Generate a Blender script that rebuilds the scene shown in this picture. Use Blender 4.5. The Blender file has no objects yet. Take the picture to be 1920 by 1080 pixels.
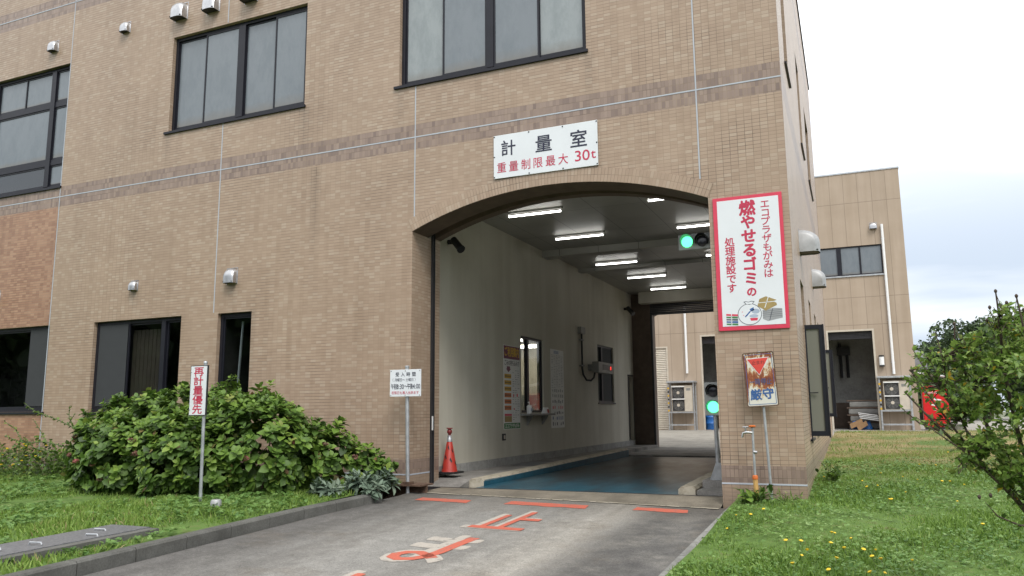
import bpy, bmesh, math, random
import numpy as np
from mathutils import Vector, Matrix
random.seed(7); rng = np.random.default_rng(11)
scene = bpy.context.scene
COL = scene.collection
R = math.radians
# ------------------------------------------------------------------ camera
cam_d = bpy.data.cameras.new('camera'); cam = bpy.data.objects.new('camera', cam_d); COL.objects.link(cam)
cam_d.sensor_width = 36.0; cam_d.lens = 36.0 * 1479.5 / 1920.0; cam_d.clip_end = 2000.0; cam_d.clip_start = 0.05
cF = Vector((-0.39483018, 0.90548254, 0.15559723)); cR = Vector((0.9160602, 0.4009454, -0.00874595)); cU = Vector((0.0703053, -0.13908326, 0.98778186))
cam.matrix_world = Matrix(((cR.x, cU.x, -cF.x, 0.668), (cR.y, cU.y, -cF.y, -10.493), (cR.z, cU.z, -cF.z, 1.07), (0, 0, 0, 1)))
scene.camera = cam
# ------------------------------------------------------------------ sky, sun, exposure
SUN_EL, SUN_AZ = R(52), R(140)          # azimuth measured from +Y (north) clockwise: front right of the facade
world = bpy.data.worlds.new('World'); scene.world = world; world.use_nodes = True
wt = world.node_tree; wt.nodes.clear()
def wn(t, **k):
    n = wt.nodes.new(t)
    for a, b in k.items(): setattr(n, a, b)
    return n
wo = wn('ShaderNodeOutputWorld'); wb = wn('ShaderNodeBackground'); wt.links.new(wb.outputs[0], wo.inputs[0])
wb.inputs[1].default_value = 0.1
sky = wn('ShaderNodeTexSky', sky_type='NISHITA', sun_disc=False, sun_elevation=SUN_EL, sun_rotation=SUN_AZ)
tc = wn('ShaderNodeTexCoord'); sep = wn('ShaderNodeSeparateXYZ'); wt.links.new(tc.outputs['Generated'], sep.inputs[0])
# cloud deck: project the direction on a plane overhead so the clouds flatten into bands near the horizon
def wmath(op, a, b=None):
    n = wn('ShaderNodeMath', operation=op)
    for i, v in enumerate((a, b)):
        if v is None: continue
        if isinstance(v, (int, float)): n.inputs[i].default_value = v
        else: wt.links.new(v, n.inputs[i])
    return n.outputs[0]
zc = wmath('ADD', wmath('MAXIMUM', sep.outputs[2], 0.0), 0.16)
comb = wn('ShaderNodeCombineXYZ'); wt.links.new(wmath('DIVIDE', sep.outputs[0], zc), comb.inputs[0]); wt.links.new(wmath('DIVIDE', sep.outputs[1], zc), comb.inputs[1])
nz = wn('ShaderNodeTexNoise'); nz.inputs['Scale'].default_value = 1.15; nz.inputs['Detail'].default_value = 5; nz.inputs['Roughness'].default_value = 0.5
mp = wn('ShaderNodeMapping'); mp.inputs['Scale'].default_value = (0.55, 1.0, 1.0); mp.inputs['Rotation'].default_value = (0, 0, R(25)); mp.inputs['Location'].default_value = (3.1, 0.4, 0)
wt.links.new(comb.outputs[0], mp.inputs[0]); wt.links.new(mp.outputs[0], nz.inputs['Vector'])
cr = wn('ShaderNodeValToRGB'); wt.links.new(nz.outputs[0], cr.inputs[0])
cr.color_ramp.elements[0].position = 0.38; cr.color_ramp.elements[0].color = (5.2, 5.9, 6.9, 1)
cr.color_ramp.elements[1].position = 0.58; cr.color_ramp.elements[1].color = (7.9, 8.25, 8.7, 1)
# the deck is thinner and brighter higher up
up = wn('ShaderNodeMapRange'); wt.links.new(sep.outputs[2], up.inputs[0]); up.inputs[1].default_value = 0.14; up.inputs[2].default_value = 0.50; up.interpolation_type = 'SMOOTHSTEP'
mxu = wn('ShaderNodeMix', data_type='RGBA'); wt.links.new(up.outputs[0], mxu.inputs[0]); wt.links.new(cr.outputs[0], mxu.inputs[6]); mxu.inputs[7].default_value = (14.5, 14.6, 14.8, 1)
mxs = wn('ShaderNodeMix', data_type='RGBA'); mxs.inputs[0].default_value = 0.88; wt.links.new(sky.outputs[0], mxs.inputs[6]); wt.links.new(mxu.outputs[2], mxs.inputs[7])
wt.links.new(mxs.outputs[2], wb.inputs[0])
sd = bpy.data.lights.new('sun', 'SUN'); sd.energy = 1.5; sd.angle = R(22); sd.color = (1.0, 0.96, 0.9)
so = bpy.data.objects.new('sun', sd); COL.objects.link(so)
sv = Vector((math.sin(SUN_AZ) * math.cos(SUN_EL), math.cos(SUN_AZ) * math.cos(SUN_EL), math.sin(SUN_EL)))
so.rotation_euler = sv.to_track_quat('Z', 'Y').to_euler(); so.location = (8, -14, 20)
vs = scene.view_settings
scene.display_settings.display_device = 'sRGB'; vs.view_transform = 'Standard'; vs.look = 'None'; vs.gamma = 1.0; vs.exposure = 0.5
try: vs.use_curve_mapping = False
except Exception: pass

# ------------------------------------------------------------------ helpers: materials
class NT:
    def __init__(s, name, rough=0.6, spec=0.5, metal=0.0):
        s.m = bpy.data.materials.new(name); s.m.use_nodes = True; s.t = s.m.node_tree; s.p = s.t.nodes['Principled BSDF']
        s.p.inputs['Roughness'].default_value = rough; s.p.inputs['Specular IOR Level'].default_value = spec; s.p.inputs['Metallic'].default_value = metal
        s._pos = None
    def n(s, t, **k):
        n = s.t.nodes.new(t)
        for a, b in k.items(): setattr(n, a, b)
        return n
    def put(s, sock, v):
        if isinstance(v, bpy.types.NodeSocket): s.t.links.new(v, sock)
        elif isinstance(v, (tuple, list)) and len(v) == 3 and sock.type == 'RGBA': sock.default_value = (*v, 1)
        else: sock.default_value = v
    def ma(s, op, a, b=None, c=None, clamp=False):
        n = s.n('ShaderNodeMath', operation=op, use_clamp=clamp)
        for i, v in enumerate((a, b, c)):
            if v is not None: s.put(n.inputs[i], v)
        return n.outputs[0]
    def mix(s, f, a, b, mode='MIX'):
        n = s.n('ShaderNodeMix', data_type='RGBA', blend_type=mode); s.put(n.inputs[0], f); s.put(n.inputs[6], a); s.put(n.inputs[7], b); return n.outputs[2]
    def pos(s):
        if s._pos is None:
            g = s.n('ShaderNodeNewGeometry'); x = s.n('ShaderNodeSeparateXYZ'); s.t.links.new(g.outputs['Position'], x.inputs[0])
            nn = s.n('ShaderNodeSeparateXYZ'); s.t.links.new(g.outputs['True Normal'], nn.inputs[0])
            s._pos = (g.outputs['Position'], x.outputs, nn.outputs)
        return s._pos
    def obj(s): return s.n('ShaderNodeTexCoord').outputs['Object']
    def noise(s, scale=5.0, detail=3.0, rough=0.55, vec=None, stretch=None):
        n = s.n('ShaderNodeTexNoise'); n.inputs['Scale'].default_value = scale; n.inputs['Detail'].default_value = detail; n.inputs['Roughness'].default_value = rough
        v = vec if vec is not None else s.pos()[0]
        if stretch:
            m = s.n('ShaderNodeMapping'); m.inputs['Scale'].default_value = stretch; s.t.links.new(v, m.inputs[0]); v = m.outputs[0]
        s.t.links.new(v, n.inputs['Vector']); return n.outputs[0]
    def ramp(s, f, stops, const=False):
        n = s.n('ShaderNodeValToRGB'); s.put(n.inputs[0], f); e = n.color_ramp.elements
        while len(e) < len(stops): e.new(0.5)
        for i, (p, c) in enumerate(stops): e[i].position = p; e[i].color = (*c, 1) if len(c) == 3 else c
        if const: n.color_ramp.interpolation = 'CONSTANT'
        return n.outputs[0]
    def rampf(s, f, a, b):
        n = s.n('ShaderNodeMapRange'); s.put(n.inputs[0], f); n.inputs[1].default_value = a; n.inputs[2].default_value = b; return n.outputs[0]
    def white(s, x, y, z=0.0):
        c = s.n('ShaderNodeCombineXYZ')
        for i, v in enumerate((x, y, z)): s.put(c.inputs[i], v)
        w = s.n('ShaderNodeTexWhiteNoise', noise_dimensions='3D'); s.t.links.new(c.outputs[0], w.inputs[0]); return w.outputs[0]
    def base(s, v): s.put(s.p.inputs['Base Color'], v); return s
    def bump(s, h, strength=0.3, dist=0.01):
        b = s.n('ShaderNodeBump'); b.inputs['Strength'].default_value = strength; b.inputs['Distance'].default_value = dist; s.put(b.inputs['Height'], h); s.t.links.new(b.outputs[0], s.p.inputs['Normal']); return s
    def emit(s, col, st): s.p.inputs['Emission Color'].default_value = (*col, 1); s.p.inputs['Emission Strength'].default_value = st; return s
M = {}
def simple(name, col, rough=0.5, metal=0.0, spec=0.5, var=0.12, scale=6.0, bump=0.0):
    k = NT(name, rough, spec, metal)
    f = k.noise(scale, 4)
    d = tuple(c * (1 - var) for c in col); l = tuple(min(1, c * (1 + var)) for c in col)
    k.base(k.ramp(f, [(0.3, d), (0.7, l)]))
    if bump: k.bump(k.noise(scale * 6, 3), bump, 0.004)
    M[name] = k.m; return k.m

def tile_mat(name, orange=False, arch=False):
    k = NT(name, 0.42, 0.4)
    P, X, N = k.pos()
    if arch:
        uv = k.n('ShaderNodeTexCoord').outputs['UV']; sx = k.n('ShaderNodeSeparateXYZ'); k.t.links.new(uv, sx.inputs[0]); u, z = sx.outputs[0], sx.outputs[1]
    else:
        side = k.ma('GREATER_THAN', k.ma('ABSOLUTE', N[0]), 0.5)
        u = k.ma('ADD', k.ma('MULTIPLY', X[0], k.ma('SUBTRACT', 1.0, side)), k.ma('MULTIPLY', X[1], side)); z = X[2]
    upright = k.ma('MAXIMUM', k.rampf(k.noise(0.45, 4, 0.6), 0.44, 0.66), k.rampf(X[0], -3.2, -1.2))
    def cells(w, h, mx, mz, z0=0.0):
        a = k.ma('DIVIDE', k.ma('ADD', u, 50.0), w); b = k.ma('DIVIDE', k.ma('ADD', z, 5.0 - z0), h)
        iu, iz = k.ma('FLOOR', a), k.ma('FLOOR', b); fu, fz = k.ma('FRACT', a), k.ma('FRACT', b)
        # distance to the tile border, in metres
        du = k.ma('MULTIPLY', k.ma('MINIMUM', fu, k.ma('SUBTRACT', 1.0, fu)), w); dz = k.ma('MULTIPLY', k.ma('MINIMUM', fz, k.ma('SUBTRACT', 1.0, fz)), h)
        gu = k.ma('SUBTRACT', 1.0, k.rampf(k.ma('SUBTRACT', du, mx), 0.0, 0.0016)); gz = k.ma('SUBTRACT', 1.0, k.rampf(k.ma('SUBTRACT', dz, mz), 0.0, 0.0016))
        return iu, iz, k.ma('MAXIMUM', k.ma('MULTIPLY', gu, 1.0 if arch else upright), gz)
    G1 = (0.050, 0.100) if arch else (0.100, 0.050)
    iu, iz, gr = cells(*G1, 0.0022, 0.0022); graw = k.ma('SUBTRACT', 0.0016, k.ma('MULTIPLY', gr, 0.0016))
    w1 = k.white(iu, iz, 0.3); w2 = k.white(iu, iz, 7.7)
    if orange:
        col = k.ramp(w1, [(0.0, (0.29, 0.16, 0.105)), (0.5, (0.35, 0.20, 0.13)), (1.0, (0.41, 0.25, 0.165))])
    else:
        c1 = k.ramp(w2, [(0.0, (0.356, 0.260, 0.189)), (0.5, (0.378, 0.279, 0.205)), (1.0, (0.40, 0.299, 0.221))])
        c2 = k.ramp(w2, [(0.0, (0.40, 0.306, 0.23)), (1.0, (0.432, 0.338, 0.258))])
        col = k.mix(k.ma('GREATER_THAN', w1, 0.80), c1, c2)
    if not arch:
        ju, jz, g2 = cells(0.0525, 0.1045, 0.0022, 0.0022, 5.44 - 0.1045 * 52)
        v1 = k.white(ju, jz, 1.9)
        bc = k.ramp(v1, [(0.0, (0.205, 0.150, 0.128)), (0.3, (0.262, 0.194, 0.16)), (0.75, (0.292, 0.218, 0.18)), (1.0, (0.325, 0.246, 0.2))])
        def band(a, b): return k.ma('MULTIPLY', k.ma('GREATER_THAN', z, a), k.ma('LESS_THAN', z, b))
        bm = k.ma('MAXIMUM', band(5.231, 5.649), k.ma('MAXIMUM', band(9.45, 9.87), band(0.17, 0.38)))
        col = k.mix(bm, col, bc); gr = k.ma('ADD', k.ma('MULTIPLY', gr, k.ma('SUBTRACT', 1.0, bm)), k.ma('MULTIPLY', g2, bm))
    # weathering: broad unevenness, rain streaks, and grout that is dirtier in some areas
    big = k.noise(0.7, 4, 0.6); streak = k.noise(1.0, 4, 0.6, stretch=(5.0, 5.0, 0.25))
    col = k.mix(1.0, col, k.ramp(big, [(0.3, (0.93, 0.925, 0.92)), (0.7, (1.04, 1.04, 1.04))]), 'MULTIPLY')
    col = k.mix(1.0, col, k.ramp(streak, [(0.32, (0.90, 0.885, 0.87)), (0.5, (1.0, 1.0, 1.0))]), 'MULTIPLY')
    runs = 0.0
    for (x0_, x1_, zt, ln_) in ((-5.95, -5.8, 6.3, .9), (-2.72, -2.6, 6.3, 1.0), (-11.05, -10.9, 6.32, .8), (-7.85, -7.72, 6.32, 1.1), (-9.32, -9.14, 3.33, .55), (-11.64, -11.5, 3.36, .4), (-12.66, -12.5, 1.1, .6), (-8.82, -8.7, 2.85, 1.6), (-4.2, -4.05, 4.56, .4), (-2.6, -2.5, 4.56, .5), (-7.6, -7.45, 5.2, 2.4)):
        if arch: break
        xn = k.ma('ADD', X[0], k.ma('MULTIPLY', k.ma('SUBTRACT', k.noise(7, 3), 0.5), 0.12)); mid_ = (x0_ + x1_) / 2
        a = k.ma('SUBTRACT', 1.0, k.rampf(k.ma('ABSOLUTE', k.ma('SUBTRACT', xn, mid_)), 0.0, (x1_ - x0_))); b = k.ma('MULTIPLY', k.rampf(X[2], zt - ln_, zt), k.ma('LESS_THAN', X[2], zt)); m_ = k.ma('MULTIPLY', a, b)
        runs = m_ if runs == 0.0 else k.ma('MAXIMUM', runs, m_)
    if not arch:
        col = k.mix(k.ma('MULTIPLY', runs, 0.30), col, (0.16, 0.125, 0.095))
    # darker brown along the foot of the wall, with a ragged upper edge
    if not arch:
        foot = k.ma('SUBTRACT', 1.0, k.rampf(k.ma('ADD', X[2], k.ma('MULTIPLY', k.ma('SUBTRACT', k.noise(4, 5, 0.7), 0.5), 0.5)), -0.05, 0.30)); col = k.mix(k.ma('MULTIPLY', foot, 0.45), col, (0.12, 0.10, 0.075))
    gcol = k.ramp(k.noise(0.9, 5, 0.65), [(0.34, (0.085, 0.065, 0.05)), (0.46, (0.20, 0.15, 0.11)), (0.58, (0.31, 0.235, 0.17))])
    if not arch: gcol = k.mix(k.ma('MULTIPLY', runs, 0.9), gcol, (0.045, 0.035, 0.028)); gr = k.ma('MAXIMUM', gr, k.ma('MULTIPLY', k.ma('MULTIPLY', runs, 1.4), k.ma('SUBTRACT', 1.0, k.rampf(graw, 0.0, 0.0016))), clamp=True)
    col = k.mix(gr, col, gcol)
    k.base(col)
    k.put(k.p.inputs['Roughness'], k.ma('ADD', 0.36, k.ma('MULTIPLY', gr, 0.5)))
    k.bump(k.ma('SUBTRACT', k.ma('MULTIPLY', w1, 0.15), gr), 0.35, 0.003)
    M[name] = k.m; return k.m
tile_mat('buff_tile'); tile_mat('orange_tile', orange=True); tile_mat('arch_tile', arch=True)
simple('sealant', (0.42, 0.45, 0.5), 0.6, var=0.06)
simple('frame_bronze', (0.014, 0.0145, 0.021), 0.4, 0.0, spec=0.3)
simple('dark_steel', (0.05, 0.05, 0.055), 0.45, 0.5)
simple('galvanised', (0.42, 0.44, 0.46), 0.45, 0.55, var=0.2, scale=9)
simple('stainless', (0.46, 0.465, 0.475), 0.36, 0.9, var=0.12, scale=14)
simple('white_paint', (0.78, 0.79, 0.79), 0.45, var=0.04)
simple('sign_white', (0.70, 0.73, 0.76), 0.35, var=0.03, scale=3)
simple('sign_red', (0.62, 0.045, 0.09), 0.4, var=0.06)
simple('text_red', (0.50, 0.03, 0.075), 0.45, var=0.08)
simple('text_navy', (0.016, 0.018, 0.045), 0.45, var=0.1)
simple('text_black', (0.02, 0.02, 0.024), 0.45, var=0.1)
simple('black_plastic', (0.018, 0.018, 0.02), 0.5)
simple('grey_plastic', (0.22, 0.22, 0.21), 0.5)
simple('signal_grey', (0.33, 0.345, 0.335), 0.5)
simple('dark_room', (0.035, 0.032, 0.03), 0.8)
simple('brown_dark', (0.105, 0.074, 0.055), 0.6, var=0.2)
simple('rust_brown', (0.12, 0.075, 0.052), 0.75, 0.2, var=0.4, scale=12, bump=0.3)
simple('blue_plastic', (0.02, 0.13, 0.42), 0.4)
simple('cardboard', (0.30, 0.18, 0.09), 0.8, var=0.15)
simple('pale_beige', (0.52, 0.47, 0.39), 0.55, var=0.08)
simple('blind_grey', (0.036, 0.039, 0.043), 0.85, var=0.05)
simple('reflection_brown', (0.05, 0.036, 0.025), 0.8, var=0.15)
simple('bark', (0.07, 0.05, 0.037), 0.85, var=0.35, scale=30, bump=0.5)
simple('green_stem', (0.09, 0.12, 0.045), 0.7, var=0.25, scale=12)
simple('vermilion', (0.40, 0.032, 0.02), 0.5, var=0.1)
simple('yellow_petal', (0.72, 0.5, 0.02), 0.6, var=0.12, scale=30)
simple('hood_grey', (0.20, 0.205, 0.21), .55, .3, var=.12, scale=8)
simple('vend_red', (0.60, 0.015, 0.02), 0.3, var=0.04)
# concrete
def concrete(name, col, stain=0.5, rough=0.8, scale=1.0):
    k = NT(name, rough, 0.35)
    a = k.noise(1.4 * scale, 6, 0.62); b = k.noise(60 * scale, 2, 0.6); c = k.noise(6 * scale, 5, 0.7)
    cc = k.ramp(a, [(0.3, tuple(x * (1 - stain) for x in col)), (0.55, col), (0.75, tuple(x * 1.15 for x in col))])
    cc = k.mix(1.0, cc, k.ramp(c, [(0.3, (0.8, 0.79, 0.77)), (0.65, (1.06, 1.06, 1.06))]), 'MULTIPLY')
    cc = k.mix(1.0, cc, k.ramp(b, [(0.3, (0.78, 0.78, 0.78)), (0.7, (1.12, 1.12, 1.12))]), 'MULTIPLY')
    k.base(cc); k.bump(b, 0.25, 0.006); M[name] = k.m; return k.m
concrete('concrete', (0.27, 0.26, 0.245)); concrete('kerb_concrete', (0.125, 0.125, 0.115), 0.5); concrete('pale_kerb', (0.25, 0.25, 0.235), 0.4); concrete('dirty_concrete', (0.215, 0.19, 0.15), 0.5)
concrete('plinth_concrete', (0.36, 0.36, 0.35), 0.25, scale=2.0); concrete('apron_concrete', (0.33, 0.315, 0.28), 0.3)
# interior plaster
k = NT('plaster', 0.75, 0.3); k.base(k.mix(1.0, k.ramp(k.noise(1.2, 5), [(0.3, (0.53, 0.505, 0.43)), (0.7, (0.59, 0.565, 0.49))]), k.ramp(k.noise(0.8, 4, stretch=(3, 3, 0.3)), [(0.35, (0.9, 0.89, 0.87)), (0.6, (1, 1, 1))]), 'MULTIPLY')); k.bump(k.noise(120, 2), 0.2, 0.003); M['plaster'] = k.m
# ceiling boards with fine joints, satin
k = NT('ceiling_board', 0.42, 0.3); P, X, N = k.pos()
fx = k.ma('FRACT', k.ma('DIVIDE', k.ma('ADD', X[0], 52.65), 0.91)); fy = k.ma('FRACT', k.ma('DIVIDE', k.ma('ADD', X[1], 50.0), 1.82))
jl = k.ma('MAXIMUM', k.ma('LESS_THAN', fx, 0.012), k.ma('LESS_THAN', fy, 0.006))
k.base(k.mix(jl, k.ramp(k.noise(2, 4), [(0.3, (0.31, 0.305, 0.285)), (0.7, (0.36, 0.355, 0.33))]), (0.1, 0.1, 0.095))); M['ceiling_board'] = k.m
# cladding panels of the rear building
k = NT('cladding', 0.7, 0.3); P, X, N = k.pos()
side = k.ma('GREATER_THAN', k.ma('ABSOLUTE', N[0]), 0.5)
u = k.ma('ADD', k.ma('MULTIPLY', X[0], k.ma('SUBTRACT', 1.0, side)), k.ma('MULTIPLY', X[1], side))
fu = k.ma('FRACT', k.ma('DIVIDE', k.ma('ADD', u, 60.52), 0.605))
jv = k.ma('LESS_THAN', fu, 0.035)
jh = 0.0
for zj in (4.9, 6.18, 10.66, 8.9):
    if zj == 8.9: continue
    e = k.ma('LESS_THAN', k.ma('ABSOLUTE', k.ma('SUBTRACT', X[2], zj)), 0.013); jh = e if jh == 0.0 else k.ma('MAXIMUM', jh, e)
jj = k.ma('MAXIMUM', jv, jh)
pan = k.white(k.ma('FLOOR', k.ma('DIVIDE', k.ma('ADD', u, 60.52), 0.605)), 1.0)
cc = k.ramp(k.noise(1.0, 5), [(0.3, (0.38, 0.305, 0.235)), (0.7, (0.425, 0.345, 0.27))])
cc = k.mix(1.0, cc, k.ramp(pan, [(0, (0.96, 0.96, 0.96)), (1, (1.03, 1.03, 1.03))]), 'MULTIPLY')
cc = k.mix(1.0, cc, k.ramp(k.noise(0.9, 4, stretch=(4, 4, 0.25)), [(0.3, (0.9, 0.89, 0.87)), (0.6, (1, 1, 1))]), 'MULTIPLY')
k.base(k.mix(k.ma('MULTIPLY', jj, 0.55), cc, (0.13, 0.1, 0.075))); k.bump(k.noise(50, 2), 0.2, 0.004); M['cladding'] = k.m
# frosted upper glass, wired with a faint haze
def dirty_pane(k, c0, c1):     # film of dirt settled along the bottom edge of the pane, faint wipe marks above
    gz = k.n('ShaderNodeSeparateXYZ'); k.t.links.new(k.n('ShaderNodeTexCoord').outputs['Generated'], gz.inputs[0])
    c = k.mix(1.0, k.ramp(k.noise(2.2, 8, 0.75, stretch=(1.6, 1.6, 0.7)), [(0.38, c0), (0.56, c1)]), k.ramp(k.noise(11, 6, 0.75, stretch=(1, 1, 0.5)), [(0.35, (0.96, 0.96, 0.96)), (0.6, (1, 1, 1))]), 'MULTIPLY')
    f = k.ma('SUBTRACT', 1.0, k.rampf(k.ma('ADD', gz.outputs[2], k.ma('MULTIPLY', k.ma('SUBTRACT', k.noise(6, 4), 0.5), 0.10)), 0.0, 0.11))
    k.base(k.mix(k.ma('MULTIPLY', f, 0.6), c, (0.16, 0.14, 0.11)))
k = NT('frosted_glass', 0.2, 0.6); dirty_pane(k, (0.145, 0.17, 0.192), (0.168, 0.192, 0.215)); M['frosted_glass'] = k.m
k = NT('pale_glass', 0.2, 0.55); dirty_pane(k, (0.22, 0.25, 0.26), (0.27, 0.30, 0.31)); M['pale_glass'] = k.m
k = NT('clear_dark_glass', 0.04, 0.8); k.base((0.03, 0.035, 0.04)); M['clear_dark_glass'] = k.m
# see-through glass: transmits straight, reflects by fresnel
k = NT('clear_glass', 0.02); gl = k.n('ShaderNodeBsdfGlossy'); gl.inputs['Roughness'].default_value = 0.015; tr = k.n('ShaderNodeBsdfTransparent'); tr.inputs[0].default_value = (0.82, 0.85, 0.85, 1)
fr = k.n('ShaderNodeFresnel'); fr.inputs[0].default_value = 1.7; ms = k.n('ShaderNodeMixShader'); bf = k.n('ShaderNodeNewGeometry').outputs['Backfacing']; k.t.links.new(k.ma('MULTIPLY', fr.outputs[0], k.ma('SUBTRACT', 1.0, bf)), ms.inputs[0]); k.t.links.new(tr.outputs[0], ms.inputs[1]); k.t.links.new(gl.outputs[0], ms.inputs[2])
k.t.links.new(ms.outputs[0], k.t.nodes['Material Output'].inputs['Surface']); M['clear_glass'] = k.m
k = NT('mirror_glass', 0.03, 1.0, 1.0); k.base((0.55, 0.56, 0.53)); M['mirror_glass'] = k.m
k = NT('office_tube', 0.4); k.emit((1.0, 0.96, 0.86), 7.0); M['office_tube'] = k.m
k = NT('hatch_glass', 0.02); gl = k.n('ShaderNodeBsdfGlossy'); gl.inputs['Roughness'].default_value = 0.015; tr = k.n('ShaderNodeBsdfTransparent'); tr.inputs[0].default_value = (0.85, 0.87, 0.86, 1)
fr = k.n('ShaderNodeFresnel'); fr.inputs[0].default_value = 1.35; ms = k.n('ShaderNodeMixShader'); bf = k.n('ShaderNodeNewGeometry').outputs['Backfacing']; k.t.links.new(k.ma('MULTIPLY', fr.outputs[0], k.ma('SUBTRACT', 1.0, bf)), ms.inputs[0]); k.t.links.new(tr.outputs[0], ms.inputs[1]); k.t.links.new(gl.outputs[0], ms.inputs[2])
k.t.links.new(ms.outputs[0], k.t.nodes['Material Output'].inputs['Surface']); M['hatch_glass'] = k.m
k = NT('sash_glass', 0.12, 0.7); k.base((0.20, 0.20, 0.17)); M['sash_glass'] = k.m
# lit things
k = NT('lamp_tube', 0.4); k.base((0.8, 0.8, 0.8)); k.emit((1.0, 0.985, 0.93), 7.0); M['lamp_tube'] = k.m
k = NT('green_lens', 0.3); k.base((0.1, 0.7, 0.45)); k.emit((0.10, 1.0, 0.36), 1.9); M['green_lens'] = k.m
k = NT('red_digits', 0.3); k.base((0.3, 0.0, 0.0)); k.emit((1.0, 0.03, 0.02), 2.2); M['red_digits'] = k.m
simple('dark_lens', (0.03, 0.03, 0.04), 0.15)
# road
def asphalt():
    k = NT('asphalt', 0.85, 0.3); P, X, N = k.pos()
    fine = k.noise(170, 3, 0.7); mid = k.noise(7, 5, 0.65); big = k.noise(0.55, 5, 0.6, stretch=(1.0, 0.45, 1.0))
    c = k.ramp(big, [(0.3, (0.205, 0.20, 0.186)), (0.55, (0.268, 0.26, 0.24)), (0.75, (0.31, 0.298, 0.272))])
    # newer dark patch along the right hand kerb, with a ragged edge
    edge = k.ma('ADD', X[0], k.ma('MULTIPLY', k.ma('SUBTRACT', mid, 0.5), 0.5))
    dk = k.rampf(k.ma('ADD', edge, k.ma('MULTIPLY', X[1], -0.02)), -2.05, -1.55)
    lt = k.ma('MULTIPLY', k.rampf(edge, -2.9, -2.2), k.ma('SUBTRACT', 1.0, dk))
    c = k.mix(k.ma('MULTIPLY', lt, 0.55), c, (0.41, 0.385, 0.335))
    c = k.mix(dk, c, k.ramp(k.noise(2.2, 6, 0.7), [(0.32, (0.085, 0.083, 0.08)), (0.5, (0.13, 0.126, 0.118)), (0.68, (0.20, 0.19, 0.17))]))
    dl = k.ma('SUBTRACT', 1.0, k.rampf(edge, -5.25, -3.95)); c = k.mix(k.ma('MULTIPLY', dl, 0.72), c, (0.075, 0.072, 0.07))
    trk = k.noise(1.0, 4, 0.6, stretch=(3.2, 0.16, 1.0)); c = k.mix(1.0, c, k.ramp(trk, [(0.35, (0.84, 0.83, 0.82)), (0.6, (1.05, 1.05, 1.05))]), 'MULTIPLY')
    # tyre-dark band in front of the threshold
    th = k.rampf(k.ma('ADD', X[1], k.ma('MULTIPLY', k.ma('SUBTRACT', mid, 0.5), 0.9)), -1.4, -0.3); c = k.mix(k.ma('MULTIPLY', th, 0.45), c, (0.12, 0.105, 0.085))
    # brown drips
    c = k.mix(k.rampf(k.noise(1.3, 5, 0.7), 0.56, 0.72), c, (0.105, 0.085, 0.06), 'MIX') if False else c
    c = k.mix(k.ma('MULTIPLY', k.rampf(k.noise(1.3, 5, 0.7), 0.56, 0.74), 0.45), c, (0.14, 0.115, 0.085))
    c = k.mix(1.0, c, k.ramp(fine, [(0.3, (0.5, 0.5, 0.5)), (0.7, (1.4, 1.4, 1.4))]), 'MULTIPLY')
    c = k.mix(1.0, c, k.ramp(k.noise(45, 4, 0.75), [(0.32, (0.72, 0.72, 0.72)), (0.66, (1.18, 1.18, 1.18))]), 'MULTIPLY')
    c = k.mix(1.0, c, k.ramp(mid, [(0.3, (0.82, 0.82, 0.82)), (0.7, (1.12, 1.12, 1.12))]), 'MULTIPLY')
    k.base(c); k.bump(fine, 0.5, 0.008); M['asphalt'] = k.m
asphalt()
def road_paint(name, col, wear):
    k = NT(name, 0.7, 0.3); w = k.noise(9, 6, 0.75); f = k.noise(150, 2)
    c = k.mix(k.rampf(w, wear, wear + 0.12), col, (0.17, 0.16, 0.15)); c = k.mix(1.0, c, k.ramp(f, [(0.3, (0.75, 0.75, 0.75)), (0.7, (1.12, 1.12, 1.12))]), 'MULTIPLY')
    k.base(c); k.bump(f, 0.4, 0.006); M[name] = k.m
road_paint('road_orange', (0.50, 0.13, 0.085), 0.56); road_paint('road_white', (0.43, 0.395, 0.345), 0.545)
# weighbridge deck: worn blue paint, damp
k = NT('deck_paint', 0.3, 0.5); P, X, N = k.pos(); w = k.noise(1.5, 6, 0.7, stretch=(1.4, 0.5, 1)); far = k.rampf(X[1], 0.5, 4.5)
bl = k.ramp(k.noise(4, 5, 0.7), [(0.3, (0.014, 0.066, 0.10)), (0.7, (0.024, 0.10, 0.145))]); br = k.ramp(k.noise(5, 5), [(0.3, (0.024, 0.024, 0.023)), (0.7, (0.05, 0.043, 0.037))])
k.base(k.mix(k.rampf(k.ma('ADD', w, k.ma('MULTIPLY', far, 0.3)), 0.5, 0.85), bl, br)); k.put(k.p.inputs['Roughness'], k.ma('ADD', 0.22, k.ma('MULTIPLY', w, 0.25))); M['deck_paint'] = k.m
simple('kerb_blue', (0.02, 0.10, 0.15), 0.5, var=0.25, scale=5)
k = NT('kerb_cream', 0.7, 0.3); k.base(k.ramp(k.noise(7, 6, 0.7), [(0.3, (0.22, 0.19, 0.145)), (0.5, (0.42, 0.38, 0.30)), (0.7, (0.5, 0.46, 0.38))])); M['kerb_cream'] = k.m
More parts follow.
